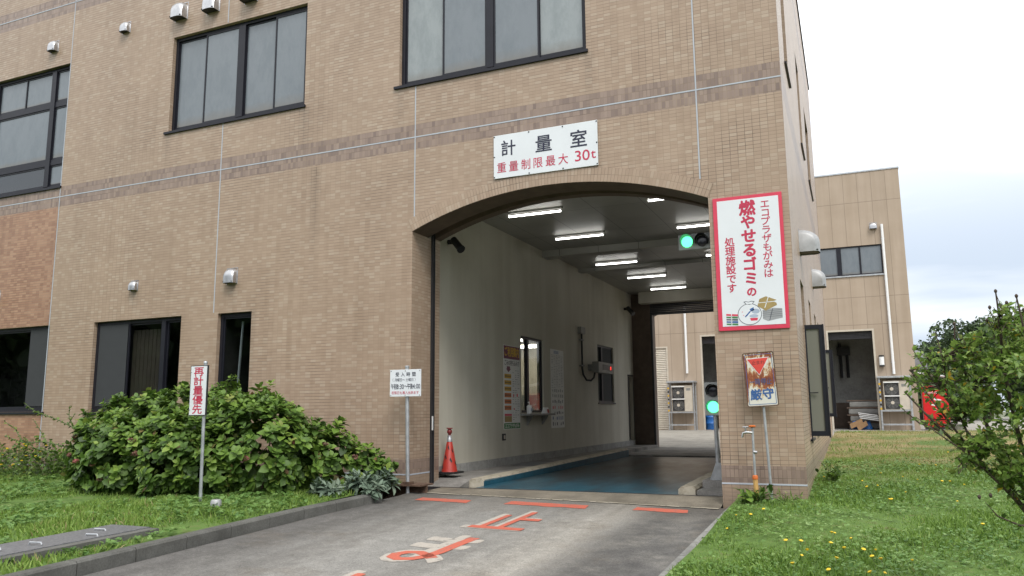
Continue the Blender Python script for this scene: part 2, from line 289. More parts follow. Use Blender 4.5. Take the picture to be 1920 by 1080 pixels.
# rust-eaten enamel of the stop sign
k = NT('rusted_enamel', 0.6, 0.4); P, X, N = k.pos(); o = k.obj(); so_ = k.n('ShaderNodeSeparateXYZ'); k.t.links.new(o, so_.inputs[0])
n1 = k.noise(16, 6, 0.75, stretch=(1.0, 1.0, 0.45)); zz = so_.outputs[2]
hmid = k.ma('SUBTRACT', 1.0, k.ma('MULTIPLY', k.ma('ABSOLUTE', k.ma('SUBTRACT', zz, 1.52)), 4.2)); xe = k.ma('MULTIPLY', k.ma('ABSOLUTE', so_.outputs[0]), 1.1)
rb = k.ma('ADD', n1, k.ma('SUBTRACT', k.ma('MULTIPLY', k.ma('MAXIMUM', hmid, -0.3), 0.26), k.ma('MULTIPLY', xe, 0.35)))
edge = k.ma('MAXIMUM', k.rampf(k.ma('ABSOLUTE', so_.outputs[0]), 0.168, 0.186), k.ma('MAXIMUM', k.rampf(zz, 1.765, 1.79), k.rampf(k.ma('MULTIPLY', zz, -1.0), -1.165, -1.125)))
rb = k.ma('ADD', rb, k.ma('MULTIPLY', edge, 0.2))
k.base(k.ramp(rb, [(0.525, (0.62, 0.61, 0.54)), (0.58, (0.55, 0.42, 0.24)), (0.62, (0.30, 0.092, 0.035)), (0.78, (0.16, 0.045, 0.02))])); M['rusted_enamel'] = k.m
k = NT('checker_plate', 0.5, 0.4, 0.6); k.base(k.ramp(k.noise(40, 3), [(0.3, (0.16, 0.165, 0.175)), (0.7, (0.27, 0.275, 0.29))])); wv = k.n('ShaderNodeTexChecker'); wv.inputs['Scale'].default_value = 28; k.t.links.new(k.pos()[0], wv.inputs[0]); k.bump(wv.outputs['Fac'], 0.8, 0.01); M['checker_plate'] = k.m
# ground under the grass
k = NT('turf_soil', 0.95, 0.2); P, X, N = k.pos()
gdry = k.ma('MULTIPLY', k.rampf(k.ma('ADD', X[1], k.ma('MULTIPLY', k.noise(0.6, 3), 4.0)), 3.0, 9.0), k.rampf(k.noise(0.7, 4), 0.35, 0.55))
c = k.ramp(k.noise(5, 6, 0.7), [(0.3, (0.06, 0.10, 0.025)), (0.55, (0.10, 0.17, 0.04)), (0.75, (0.14, 0.13, 0.06))])
c = k.mix(gdry, c, k.ramp(k.noise(3, 5), [(0.3, (0.19, 0.16, 0.07)), (0.7, (0.30, 0.235, 0.12))])); k.base(c); k.bump(k.noise(40, 4), 0.6, 0.02); M['turf_soil'] = k.m
simple('office_wall', (0.5, 0.46, 0.38), 0.8, var=0.04)
simple('earth', (0.10, 0.11, 0.06), 0.95, var=0.3, scale=0.4)

def leaf_mat(name, stops, rough=0.5, trans=0.25):
    k = NT(name, rough, 0.4); a = k.n('ShaderNodeAttribute', attribute_name='tint')
    c = k.ramp(a.outputs['Fac'], stops); c = k.mix(1.0, c, k.ramp(k.noise(30, 3), [(0.3, (0.85, 0.85, 0.85)), (0.7, (1.1, 1.1, 1.1))]), 'MULTIPLY'); k.base(c)
    t = k.n('ShaderNodeBsdfTranslucent'); k.t.links.new(c, t.inputs[0]); m = k.n('ShaderNodeMixShader'); m.inputs[0].default_value = trans
    k.t.links.new(k.p.outputs[0], m.inputs[1]); k.t.links.new(t.outputs[0], m.inputs[2]); k.t.links.new(m.outputs[0], k.t.nodes['Material Output'].inputs['Surface']); M[name] = k.m
leaf_mat('hydrangea_leaf', [(0.0, (0.035, 0.07, 0.016)), (0.4, (0.088, 0.168, 0.027)), (0.75, (0.17, 0.28, 0.044)), (0.92, (0.24, 0.33, 0.06)), (0.945, (0.22, 0.20, 0.07)), (1.0, (0.20, 0.10, 0.05))])
leaf_mat('shrub_leaf', [(0.0, (0.035, 0.075, 0.02)), (0.45, (0.13, 0.225, 0.045)), (0.8, (0.27, 0.39, 0.085)), (0.93, (0.20, 0.25, 0.06)), (0.96, (0.42, 0.33, 0.03)), (1.0, (0.45, 0.28, 0.04))], 0.42, 0.38)
leaf_mat('grass_leaf', [(0.0, (0.085, 0.16, 0.024)), (0.5, (0.172, 0.285, 0.048)), (0.85, (0.275, 0.385, 0.09)), (0.93, (0.24, 0.24, 0.08)), (1.0, (0.32, 0.26, 0.13))], 0.6, 0.3)
leaf_mat('dry_grass_leaf', [(0.0, (0.14, 0.20, 0.045)), (0.4, (0.28, 0.26, 0.09)), (1.0, (0.44, 0.35, 0.17))], 0.7, 0.25)
leaf_mat('clover_leaf', [(0.0, (0.075, 0.165, 0.04)), (0.5, (0.15, 0.27, 0.065)), (1.0, (0.25, 0.36, 0.12))], 0.55, 0.25)
leaf_mat('silver_leaf', [(0.0, (0.09, 0.135, 0.09)), (0.6, (0.155, 0.215, 0.155)), (1.0, (0.24, 0.30, 0.22))], 0.75, 0.15)
leaf_mat('tree_leaf', [(0.0, (0.022, 0.045, 0.018)), (0.5, (0.045, 0.08, 0.028)), (1.0, (0.085, 0.125, 0.045))], 0.6, 0.2)
leaf_mat('pale_tree_leaf', [(0.0, (0.05, 0.072, 0.035)), (0.5, (0.09, 0.12, 0.06)), (1.0, (0.15, 0.18, 0.095))], 0.6, 0.2)
leaf_mat('flower_head', [(0.0, (0.12, 0.085, 0.05)), (0.6, (0.22, 0.11, 0.08)), (1.0, (0.40, 0.13, 0.12))], 0.7, 0.2)
# ------------------------------------------------------------------ helpers: objects
ABS = {}
def thing(name, label, cat, loc=(0, 0, 0), group=None):
    o = bpy.data.objects.new(name, None); COL.objects.link(o); o.location = loc; o.empty_display_size = 0.2
    o['label'] = label; o['category'] = cat
    if group: o['group'] = group
    ABS[o.name] = Vector(loc); return o
def tag(o, label, cat, group=None, kind=None):
    o['label'] = label; o['category'] = cat
    if group: o['group'] = group
    if kind: o['kind'] = kind
    return o
def link_mesh(name, me, mats, parent=None, off=Vector((0, 0, 0))):
    o = bpy.data.objects.new(name, me); COL.objects.link(o)
    for m in (mats if isinstance(mats, (list, tuple)) else [mats]): me.materials.append(M[m] if isinstance(m, str) else m)
    if parent is not None: o.parent = parent; ABS[o.name] = ABS[parent.name]
    else: o.location = off; ABS[o.name] = Vector(off)
    return o
class MB:
    def __init__(s): s.v = []; s.f = []; s.mi = []; s.uv = {}
    def face(s, pts, m=0, uv=None):
        b = len(s.v); s.v += [tuple(p) for p in pts]; s.f.append(tuple(range(b, b + len(pts)))); s.mi.append(m)
        if uv: s.uv[len(s.f) - 1] = uv
        return s
    def box(s, x0, x1, y0, y1, z0, z1, m=0):
        b = len(s.v); s.v += [(x, y, z) for z in (z0, z1) for y in (y0, y1) for x in (x0, x1)]
        for q in ((0, 2, 3, 1), (4, 5, 7, 6), (0, 1, 5, 4), (2, 6, 7, 3), (0, 4, 6, 2), (1, 3, 7, 5)): s.f.append(tuple(b + i for i in q)); s.mi.append(m)
        return s
    def obox(s, c, ax, ay, az, m=0):     # oriented box: centre and three half-axis vectors
        c, ax, ay, az = map(Vector, (c, ax, ay, az)); b = len(s.v)
        s.v += [tuple(c + i * ax + j * ay + k_ * az) for k_ in (-1, 1) for j in (-1, 1) for i in (-1, 1)]
        for q in ((0, 2, 3, 1), (4, 5, 7, 6), (0, 1, 5, 4), (2, 6, 7, 3), (0, 4, 6, 2), (1, 3, 7, 5)): s.f.append(tuple(b + i for i in q)); s.mi.append(m)
        return s
    def tube(s, pts, r, n=10, m=0, cap=True):
        pts = [Vector(p) for p in pts]; rs = r if isinstance(r, (list, tuple)) else [r] * len(pts); rings = []
        prev = None
        for i, p in enumerate(pts):
            d = (pts[min(i + 1, len(pts) - 1)] - pts[max(i - 1, 0)]).normalized()
            a = (prev - d * prev.dot(d)) if prev is not None else d.cross(Vector((0, 0, 1)) if abs(d.z) < 0.9 else Vector((1, 0, 0)))
            a.normalize(); prev = a; c = d.cross(a); b = len(s.v)
            s.v += [tuple(p + rs[i] * (math.cos(2 * math.pi * j / n) * a + math.sin(2 * math.pi * j / n) * c)) for j in range(n)]; rings.append(b)
        for a, b in zip(rings, rings[1:]):
            for j in range(n): s.f.append((a + j, a + (j + 1) % n, b + (j + 1) % n, b + j)); s.mi.append(m)
        if cap:
            s.f.append(tuple(rings[0] + j for j in reversed(range(n)))); s.mi.append(m); s.f.append(tuple(rings[-1] + j for j in range(n))); s.mi.append(m)
        return s
    def lathe(s, c, prof, n=20, m=0, axis='z'):
        c = Vector(c); rings = []
        for r, h in prof:
            b = len(s.v)
            for j in range(n):
                a = 2 * math.pi * j / n; q = (r * math.cos(a), r * math.sin(a), h)
                if axis == 'y': q = (q[0], h, q[1])
                if axis == 'x': q = (h, q[0], q[1])
                s.v.append(tuple(c + Vector(q)))
            rings.append(b)
        for a, b in zip(rings, rings[1:]):
            for j in range(n): s.f.append((a + j, a + (j + 1) % n, b + (j + 1) % n, b + j)); s.mi.append(m)
        s.f.append(tuple(rings[0] + j for j in reversed(range(n)))); s.mi.append(m); s.f.append(tuple(rings[-1] + j for j in range(n))); s.mi.append(m)
        return s
    def prism(s, poly, ext, m=0):        # closed polygon of 3-D points extruded by a vector
        e = Vector(ext); n = len(poly); b = len(s.v); s.v += [tuple(p) for p in poly] + [tuple(Vector(p) + e) for p in poly]
        s.f.append(tuple(b + i for i in reversed(range(n)))); s.mi.append(m); s.f.append(tuple(b + n + i for i in range(n))); s.mi.append(m)
        for i in range(n): j = (i + 1) % n; s.f.append((b + i, b + j, b + n + j, b + n + i)); s.mi.append(m)
        return s
    def build(s, name, mats, parent=None, base=None, bevel=0.0, smooth=False, local=False, fixn=True):
        off = Vector((0, 0, 0))
        if not local:
            off = ABS[parent.name] if parent is not None else Vector(base if base is not None else (0, 0, 0))
        me = bpy.data.meshes.new(name); me.from_pydata([tuple(Vector(p) - off) for p in s.v], [], s.f)
        o = link_mesh(name, me, mats, parent, off)
        me.polygons.foreach_set('material_index', s.mi)
        if s.uv:
            l = me.uv_layers.new(name='UVMap')
            for fi, uv in s.uv.items():
                for li, q in zip(me.polygons[fi].loop_indices, uv): l.data[li].uv = q
        if fixn or bevel:
            bm = bmesh.new(); bm.from_mesh(me)
            if bevel:
                bmesh.ops.remove_doubles(bm, verts=bm.verts, dist=1e-5)
                bmesh.ops.recalc_face_normals(bm, faces=bm.faces)
                ed = [e for e in bm.edges if len(e.link_faces) == 2 and e.calc_face_angle(0) > R(35)]
                bmesh.ops.bevel(bm, geom=ed, offset=bevel, segments=2, profile=0.6, affect='EDGES', clamp_overlap=True)
            else: bmesh.ops.recalc_face_normals(bm, faces=bm.faces)
            bm.to_mesh(me); bm.free()
        if smooth:
            for p in me.polygons: p.use_smooth = True
            try: me.set_sharp_from_angle(angle=R(40))
            except Exception: pass
        me.update(); return o
def dup(root, loc, label=None, group=None, cat=None):
    r = root.copy(); COL.objects.link(r); r.location = loc; ABS[r.name] = Vector(loc)
    if label: r['label'] = label
    if group: r['group'] = group
    for ch in list(root.children):
        c = ch.copy(); COL.objects.link(c); c.parent = r
        for g in ch.children:
            d = g.copy(); COL.objects.link(d); d.parent = c
    return r
# lettering: every character is placed in its own box on a plane
GL = {}
def glyph(ch, bold):
    if (ch, bold) not in GL:
        c = bpy.data.curves.new('glyph', 'FONT'); c.body = ch; c.offset = bold; c.resolution_u = 3
        o = bpy.data.objects.new('glyph', c); COL.objects.link(o)
        dg = bpy.context.evaluated_depsgraph_get(); me = bpy.data.meshes.new_from_object(o.evaluated_get(dg))
        vv = [(v.co.x, v.co.y) for v in me.vertices]; ff = [tuple(p.vertices) for p in me.polygons]
        bpy.data.objects.remove(o); bpy.data.curves.remove(c); bpy.data.meshes.remove(me); GL[(ch, bold)] = (vv, ff)
    return GL[(ch, bold)]
ref = glyph('国', 0.0)[0]; rx = [p[0] for p in ref]; ry = [p[1] for p in ref]
EMH = (max(ry) - min(ry)) / 0.92; EMC = (max(ry) + min(ry)) / 2
def letters(name, chars, mat, parent, org, ux, uz, bold=0.0, lift=0.0, warp=None):
    """chars: (character, centre x, centre z, width, height) measured on the plane at org along ux and uz"""
    org, ux, uz = Vector(org), Vector(ux), Vector(uz); nrm = ux.cross(uz); mb = MB()
    for ch, cx, cz, w, h in chars:
        vv, ff = glyph(ch, 0.0)
        if not vv: continue
        xs = [p[0] for p in vv]; xc = (max(xs) + min(xs)) / 2
        # weight is built up from slightly shifted copies, each a hair further out than the last
        sh = [(0, 0)] + ([(bold * a, bold * c) for a, c in ((-1, 0), (1, 0), (0, -1), (0, 1), (-.7, -.7), (.7, .7), (-.7, .7), (.7, -.7))] if bold else [])
        if bold > .028: sh += [(bold * .5 * a, bold * .5 * c) for a, c in ((-1, 0), (1, 0), (0, -1), (0, 1))]
        for si, (dx, dy) in enumerate(sh):
            b = len(mb.v)
            for x, y in vv:
                q = org + ux * (cx + (x - xc + dx) / EMH * w) + uz * (cz + (y - EMC + dy) / EMH * h) + nrm * (lift + si * 6e-5)
                mb.v.append(tuple(warp(q, si * 1e-4) if warp else q))
            for f in ff: mb.f.append(tuple(b + i for i in f)); mb.mi.append(0)
    return mb.build(name, mat, parent, fixn=False)
def row(text, x0, x1, cz, w, h): n = len(text); return [(c, x0 + (x1 - x0) * (i + 0.5) / n, cz, w, h) for i, c in enumerate(text)]
def column(text, cx, z1, z0, w, h): n = len(text); return [(c, cx, z1 + (z0 - z1) * (i + 0.5) / n, w, h) for i, c in enumerate(text)]
# many copies of a small leaf as one mesh; tint is a per-leaf attribute
def scatter(name, tv, tf, mats3, pos, tint, material, parent=None, off=(0, 0, 0), smooth=False):
    tv = np.asarray(tv, float); N = len(pos); nv = len(tv); off = np.asarray(off, float)
    V = np.einsum('nij,vj->nvi', mats3, tv) + (np.asarray(pos) - off)[:, None, :]
    me = bpy.data.meshes.new(name); me.vertices.add(N * nv); me.vertices.foreach_set('co', V.reshape(-1).astype(np.float32))
    lens = np.array([len(f) for f in tf]); flat = np.concatenate([np.array(f) for f in tf]); LT = len(flat)
    me.loops.add(N * LT); me.loops.foreach_set('vertex_index', (flat[None, :] + (np.arange(N) * nv)[:, None]).reshape(-1).astype(np.int32))
    me.polygons.add(N * len(tf)); st = np.concatenate([[0], np.cumsum(lens)[:-1]])
    me.polygons.foreach_set('loop_start', (st[None, :] + (np.arange(N) * LT)[:, None]).reshape(-1).astype(np.int32))
    try: me.polygons.foreach_set('loop_total', np.tile(lens, N).astype(np.int32))
    except Exception: pass
    a = me.attributes.new('tint', 'FLOAT', 'POINT'); a.data.foreach_set('value', np.repeat(np.asarray(tint), nv).astype(np.float32))
    me.update(calc_edges=True); me.validate()
    o = bpy.data.objects.new(name, me); COL.objects.link(o); me.materials.append(M[material])
    if parent is not None: o.parent = parent; ABS[o.name] = ABS[parent.name]
    else: o.location = tuple(off); ABS[o.name] = Vector(tuple(off))
    return o
def frames(along, upish, size, roll=0.0):
    """rotation+scale matrices: leaf y axis along 'along', z axis near 'upish'"""
    a = along / np.linalg.norm(along, axis=1, keepdims=True); x = np.cross(a, upish); x /= np.linalg.norm(x, axis=1, keepdims=True) + 1e-9; z = np.cross(x, a)
    m = np.stack([x, a, z], axis=2); return m * np.asarray(size)[:, None, None]
LEAF_V = [(0, 0, 0), (-.30, .32, .05), (0, .38, -.03), (.30, .32, .05), (-.27, .66, .03), (0, .70, -.04), (.27, .66, .03), (0, 1.0, -.12)]
LEAF_F = [(0, 2, 1), (0, 3, 2), (1, 2, 5, 4), (2, 3, 6, 5), (4, 5, 7), (5, 6, 7)]
# ================================================================== THE SETTING
def zroad(x, y): return -0.10 - 0.015 * (x + 3.3) + 0.035 * min(y, 0.0)
def zlawn(x, y):
    b = float(np.interp(y, [-14, -12, -3, -0.3, 2, 7, 15, 20, 24.6], [-.55, -.48, -.17, -.02, .08, .15, .36, .30, .14]))
    return b + 0.02 * math.sin(x * 2.1 + y * 1.3) * math.sin(y * 0.9 - x) + (0.015 * max(0, x - 2))
def zbed(x, y):
    k = min(1.0, max(0.0, (-5.62 - x) / 0.7)); kt = zroad(-5.5, y) + 0.113
    return kt * (1 - k) + k * float(np.interp(y, [-14, -8, -5.5, -2.8, -0.2], [-.36, -.155, -.085, .0, .035])) + k * 0.02 * math.sin(x * 1.9 + 1) * math.sin(y * 1.7)
def sheet(name, xs, ys, zf, mat, label=None, inside=None):
    mb = MB(); nx, ny = len(xs), len(ys)
    for y in ys:
        for x in xs: mb.v.append((x, y, zf(x, y)))
    for j in range(ny - 1):
        for i in range(nx - 1):
            if inside and not inside((xs[i] + xs[i + 1]) / 2, (ys[j] + ys[j + 1]) / 2): continue
            mb.f.append((j * nx + i, j * nx + i + 1, (j + 1) * nx + i + 1, (j + 1) * nx + i)); mb.mi.append(0)
    o = mb.build(name, mat, fixn=False, smooth=True); o['kind'] = 'structure'
    if label: o['label'] = label; o['category'] = name.replace('_', ' ')
    return o
L = lambda a, b, n: [a + (b - a) * i / n for i in range(n + 1)]
g = MB().face([(-500, -500, -0.9), (500, -500, -0.9), (500, 500, -0.9), (-500, 500, -0.9)]).build('ground', 'earth', fixn=False); g['kind'] = 'structure'
sheet('road', L(-5.46, -0.93, 30), L(-26, -0.12, 60), zroad, 'asphalt')
sheet('lawn', L(-0.83, 24, 70), L(-13.9, 24.5, 100), zlawn, 'turf_soil', inside=lambda x, y: y < -0.02 or x > 0.05)
sheet('flower_bed', L(-30, -5.62, 60), L(-13.9, 0.0, 60), zbed, 'turf_soil')
# paved yard behind, rising a little to the rear building
sheet('paved_yard', L(-45, 45, 18), L(13.95, 75, 20), lambda x, y: float(np.interp(y, [13.9, 24, 29, 75], [-.02, .09, .14, .2])), 'apron_concrete')
# kerb stones: one run on each side of the driveway
def kerb_run(pts, w, h, name, out):
    mb = MB()
    for (a, b) in zip(pts, pts[1:]):
        a, b = Vector(a), Vector(b); d = (b - a).normalized(); n = Vector((d.y, -d.x, 0)) * out; e = d * 0.004
        a2, b2 = a + e, b - e; c = 0.018
        for p, q in ((a2, b2),):
            z0a, z0b = zroad(p.x, p.y) - 0.15, zroad(q.x, q.y) - 0.15; ha, hb = zroad(p.x, p.y) + h, zroad(q.x, q.y) + h
            prof = lambda P, zb_, zt: [P + Vector((0, 0, zb_)), Vector((P.x, P.y, zt - c)), Vector((P.x, P.y, zt)) + n * c, Vector((P.x, P.y, zt)) + n * w, Vector((P.x, P.y, zb_)) + n * w]
            A = prof(Vector((p.x, p.y, 0)), z0a, ha); B = prof(Vector((q.x, q.y, 0)), z0b, hb)
            for i in range(5): j = (i + 1) % 5; mb.face([A[i], A[j], B[j], B[i]])
            mb.face(A); mb.face(B)
    o = mb.build(name, 'kerb_concrete' if out < 0 else 'pale_kerb'); o['kind'] = 'structure'; return o
kp = [(-5.5, y, 0) for y in L(-26, -2.6, 39)] + [(-5.44, -2.05, 0), (-5.40, -1.5, 0), (-5.37, -1.1, 0)]
kerb_run(kp, 0.13, 0.12, 'kerb', -1)
kerb_run([(-0.93, y, 0) for y in L(-26, -0.2, 43)], 0.11, 0.045, 'kerb', 1)
# concrete threshold, sloping up from the road to the weighing pit
mb = MB()
xs = L(-5.32, -1.03, 24)
for a, b in zip(xs, xs[1:]):
    for (y0, d0), (y1, d1) in (((-.20, .003), (-.12, .008)), ((-.12, .008), (.34, None)), ((.34, None), (.46, 'e'))):
        h = lambda x, y, dd: (zroad(x, y) + dd) if isinstance(dd, float) else (-0.060 if dd is None else -0.056)
        mb.face([(a, y0, h(a, y0, d0)), (b, y0, h(b, y0, d0)), (b, y1, h(b, y1, d1)), (a, y1, h(a, y1, d1))])
o = mb.build('threshold', 'dirty_concrete', fixn=False); o['kind'] = 'structure'
# cracked white filler strip along the threshold joint
mb = MB(); rr = random.Random(3); x = -5.2
while x < -1.05:
    w = rr.uniform(.05, .16); y0 = -.195 + rr.uniform(-.012, .012); t = rr.uniform(.02, .055) * (1.0 if x > -3.6 else .8); f = lambda X, Y: zroad(X, -.2) + .008
    mb.face([(x, y0 - t, f(x, 0)), (x + w, y0 - t + rr.uniform(-.01, .01), f(x + w, 0)), (x + w, y0 + .02, f(x + w, 0)), (x, y0 + .02, f(x, 0))]); x += w + rr.choice([0, 0, .012, .03])
o = mb.build('joint_filler', 'kerb_cream', fixn=False); o['kind'] = 'structure'; o['label'] = 'cracked white filler strip along the garage threshold'
# tunnel floor round the pit
mb = MB()
mb.prism([(-5.75, .5, -.062), (-5.75, .95, .035), (-5.75, 2.2, .058), (-5.75, 13.6, .058), (-5.75, 13.6, -.3), (-5.75, .5, -.3)], (.70, 0, 0)).box(-5.05, -1.03, 9.35, 14.0, -.3, -.022).box(-1.45, -1.02, 1.0, 9.35, -.3, .10)
mb.box(-1.45, -1.02, .55, 1.0, -.3, .0).box(-5.05, -1.03, .2, 9.4, -.5, -.12)
o = mb.build('floor', 'concrete'); o['kind'] = 'structure'
MB().box(-5.8, -1.03, .462, .50, -.25, -.052).build('pit_edge', 'dark_steel')['kind'] = 'structure'
# painted road markings
def on_road(p, dz=0.004): return Vector((p[0], p[1], zroad(p[0], p[1]) + dz))
mk = 0
for k_, (a, b, y0, y1) in enumerate([(-5.02, -4.22, -.62, -.86), (-3.72, -2.60, -.50, -.76), (-2.02, -1.34, -.42, -.66)]):
    mb = MB(); rr = random.Random(k_); n = 12; X = L(a, b, n); e0 = [y0 + rr.uniform(-.015, .015) for _ in X]; e1 = [y1 + rr.uniform(-.02, .02) for _ in X]
    for i in range(n): mb.face([on_road((X[i], e1[i])), on_road((X[i + 1], e1[i + 1])), on_road((X[i + 1] - .04, e0[i + 1])), on_road((X[i] - .04 * (i > 0), e0[i]))])
    o = mb.build('stop_line', 'road_orange', fixn=False); o['kind'] = 'structure'; o['label'] = ['short orange dash of the stop line by the left pillar', 'long middle orange dash of the stop line', 'right orange dash of the stop line near the rusted sign'][k_]
def road_char(ch, cx, y0, y1, w, name, off=(-.05, .03)):
    for nm, mt, b, dz, dx, dy, s in (('white', 'road_white', .020, .003, off[0], off[1], 1.10), ('orange', 'road_orange', .016, .006, 0, 0, 1.0)):
        root = letters(name, [(ch, cx + dx, (y0 + y1) / 2 + dy, w * s, (y1 - y0) * s)], mt, None, (0, 0, 0), (1, 0, 0), (0, 1, 0), bold=b, warp=lambda q, e, dz=dz: on_road((q.x, q.y), dz + e))
        root['kind'] = 'structure'; root['label'] = f'{"faded white older" if nm == "white" else "orange"} painted character of the stop marking on the road'
road_char('止', -3.10, -2.52, -1.28, .66, 'road_marking'); 
def road_stroke(pts, w, cx, y0, y1, W, name):      # one brushed stroke, given in the character's unit box
    mb = MB(); P = [Vector((cx + (a - .5) * W, y0 + b * (y1 - y0), 0)) for a, b in pts]; n = len(P); E = []
    for i in range(n):
        d = (P[min(i + 1, n - 1)] - P[max(i - 1, 0)]).normalized(); nn = Vector((d.y, -d.x, 0)) * w / 2; E.append((on_road(P[i] - nn, .006), on_road(P[i] + nn, .006)))
    for i in range(n - 1): mb.face([E[i][0], E[i][1], E[i + 1][1], E[i + 1][0]])
    o = mb.build(name, 'road_orange', fixn=False); o['kind'] = 'structure'; o['label'] = 'orange stroke repainted over the older white character'
ow = letters('road_marking', [('ま', -3.20, -3.54, .80, 1.42)], 'road_white', None, (0, 0, 0), (1, 0, 0), (0, 1, 0), bold=.03, warp=lambda q, e: on_road((q.x, q.y), .003 + e)); ow['kind'] = 'structure'; ow['label'] = 'faded white older character of the stop marking under orange strokes'
road_stroke([(.60, 1.0), (.585, .8), (.58, .55), (.58, .40), (.54, .25), (.45, .15), (.30, .11), (.18, .16), (.15, .25), (.22, .33), (.36, .36), (.52, .30), (.66, .22)], .12, -3.14, -4.2, -2.95, .78, 'road_marking'); road_char('れ', -3.14, -5.95, -4.62, .72, 'road_marking')

# ================================================================== WEIGHING BUILDING
bld = thing('weighing_building', 'three storey brown tiled building with an arched drive-through weighing bay', 'building', (-6, 6, 0))
XL, XP, XQ = -26.0, -5.61, -1.02        # left end out of frame, the two sides of the arch
ZT = 10.75
WIN = {'A': (-5.89, -2.68, 6.35, 8.25), 'B': (-10.97, -7.80, 6.36, 8.26), 'C': (-17.6, -13.84, 5.67, 8.30),
       'D': (-12.58, -10.37, 1.14, 2.83), 'E': (-9.52, -8.77, 1.14, 2.82), 'F': (-17.2, -13.81, 1.16, 2.84)}
def arch_z(x, r=5.84, cx=-3.315, ztop=4.365): return ztop - r + math.sqrt(max(0, r * r - (x - cx) ** 2))
def grid_wall(mb, u0, u1, z0, z1, holes, P, d, m=0, mh=None):
    us = sorted({u0, u1, *[h[0] for h in holes], *[h[1] for h in holes]}); zs = sorted({z0, z1, *[h[2] for h in holes], *[h[3] for h in holes]})
    us = [u for u in us if u0 <= u <= u1]; zs = [z for z in zs if z0 <= z <= z1]
    for a, b in zip(us, us[1:]):
        for c, e in zip(zs, zs[1:]):
            um, zm = (a + b) / 2, (c + e) / 2
            if any(h[0] < um < h[1] and h[2] < zm < h[3] for h in holes): continue
            mb.face([P(a, 0, c), P(b, 0, c), P(b, 0, e), P(a, 0, e)], m)
    for h in holes:
        a, b, c, e = max(h[0], u0), min(h[1], u1), h[2], h[3]; q = m if mh is None else mh
        mb.face([P(a, 0, c), P(a, d, c), P(a, d, e), P(a, 0, e)], q).face([P(b, 0, c), P(b, d, c), P(b, d, e), P(b, 0, e)], q)
        mb.face([P(a, 0, e), P(b, 0, e), P(b, d, e), P(a, d, e)], q).face([P(a, 0, c), P(b, 0, c), P(b, d, c), P(a, d, c)], q)
PF = lambda u, d, z: (u, d, z)
mb = MB(); RD = 0.15
grid_wall(mb, XL, XP, -.6, 5.2, [WIN[c] for c in 'DEF'], PF, RD)
grid_wall(mb, XL, XQ, 5.2, ZT, [WIN[c] for c in 'ABC'], PF, RD)
grid_wall(mb, XQ, 0.0, -.6, ZT, [], PF, RD)
grid_wall(mb, XL, -13.845, 2.84, 5.229, [], lambda u, d, z: (u, -.003, z), .0, 1)
grid_wall(mb, XL, -13.845, -.6, 1.158, [], lambda u, d, z: (u, -.003, z), .0, 1)
xs = L(XP, XQ, 40)
RING = 0.205
for a, b in zip(xs, xs[1:]): mb.face([(a, 0, arch_z(a) + RING * .95), (b, 0, arch_z(b) + RING * .95), (b, 0, 5.2), (a, 0, 5.2)])
# reveals of the arch: jambs and soffit, interrupted by the shutter slot
for x in (XP, XQ):
    mb.face([(x, 0, -.6), (x, .60, -.6), (x, .60, arch_z(XP)), (x, 0, arch_z(XP))]); mb.face([(x, .70, -.6), (x, .9, -.6), (x, .9, 4.1), (x, .70, 4.1)])
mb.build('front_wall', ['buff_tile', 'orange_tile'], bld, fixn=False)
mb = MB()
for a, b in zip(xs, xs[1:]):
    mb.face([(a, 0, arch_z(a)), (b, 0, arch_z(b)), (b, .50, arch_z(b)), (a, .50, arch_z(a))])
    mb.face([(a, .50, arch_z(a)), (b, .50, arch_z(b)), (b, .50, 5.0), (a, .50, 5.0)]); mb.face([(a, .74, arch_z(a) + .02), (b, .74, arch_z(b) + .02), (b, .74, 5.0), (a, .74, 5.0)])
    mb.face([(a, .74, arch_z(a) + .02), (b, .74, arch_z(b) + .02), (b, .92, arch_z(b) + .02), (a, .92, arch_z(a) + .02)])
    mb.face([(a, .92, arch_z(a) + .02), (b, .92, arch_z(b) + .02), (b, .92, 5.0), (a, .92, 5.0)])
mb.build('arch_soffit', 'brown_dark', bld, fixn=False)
# soldier course round the arch, laid out along its own curve
mb = MB(); acc = 0.0
Rr, acx = 5.84, -3.315; a0 = math.asin((XP - acx) / Rr); a1 = math.asin((XQ - acx) / Rr); n = 60; zc0 = 4.365 - Rr
for i in range(n):
    t0, t1 = a0 + (a1 - a0) * i / n, a0 + (a1 - a0) * (i + 1) / n
    q = lambda t, r, y: (acx + r * math.sin(t), y, zc0 + r * math.cos(t))
    s0, s1 = t0 * Rr, t1 * Rr
    mb.face([q(t0, Rr, -.006), q(t1, Rr, -.006), q(t1, Rr + RING, -.006), q(t0, Rr + RING, -.006)], 0, [(s0, .0), (s1, .0), (s1, .2), (s0, .2)])
    mb.face([q(t0, Rr, -.006), q(t1, Rr, -.006), q(t1, Rr, .02), q(t0, Rr, .02)], 0, [(s0, 0), (s1, 0), (s1, .02), (s0, .02)])
    mb.face([q(t0, Rr + RING, -.006), q(t1, Rr + RING, -.006), q(t1, Rr + RING, .0), q(t0, Rr + RING, .0)], 0, [(s0, 0), (s1, 0), (s1, .02), (s0, .02)])
mb.build('arch_ring', 'arch_tile', bld, fixn=False)
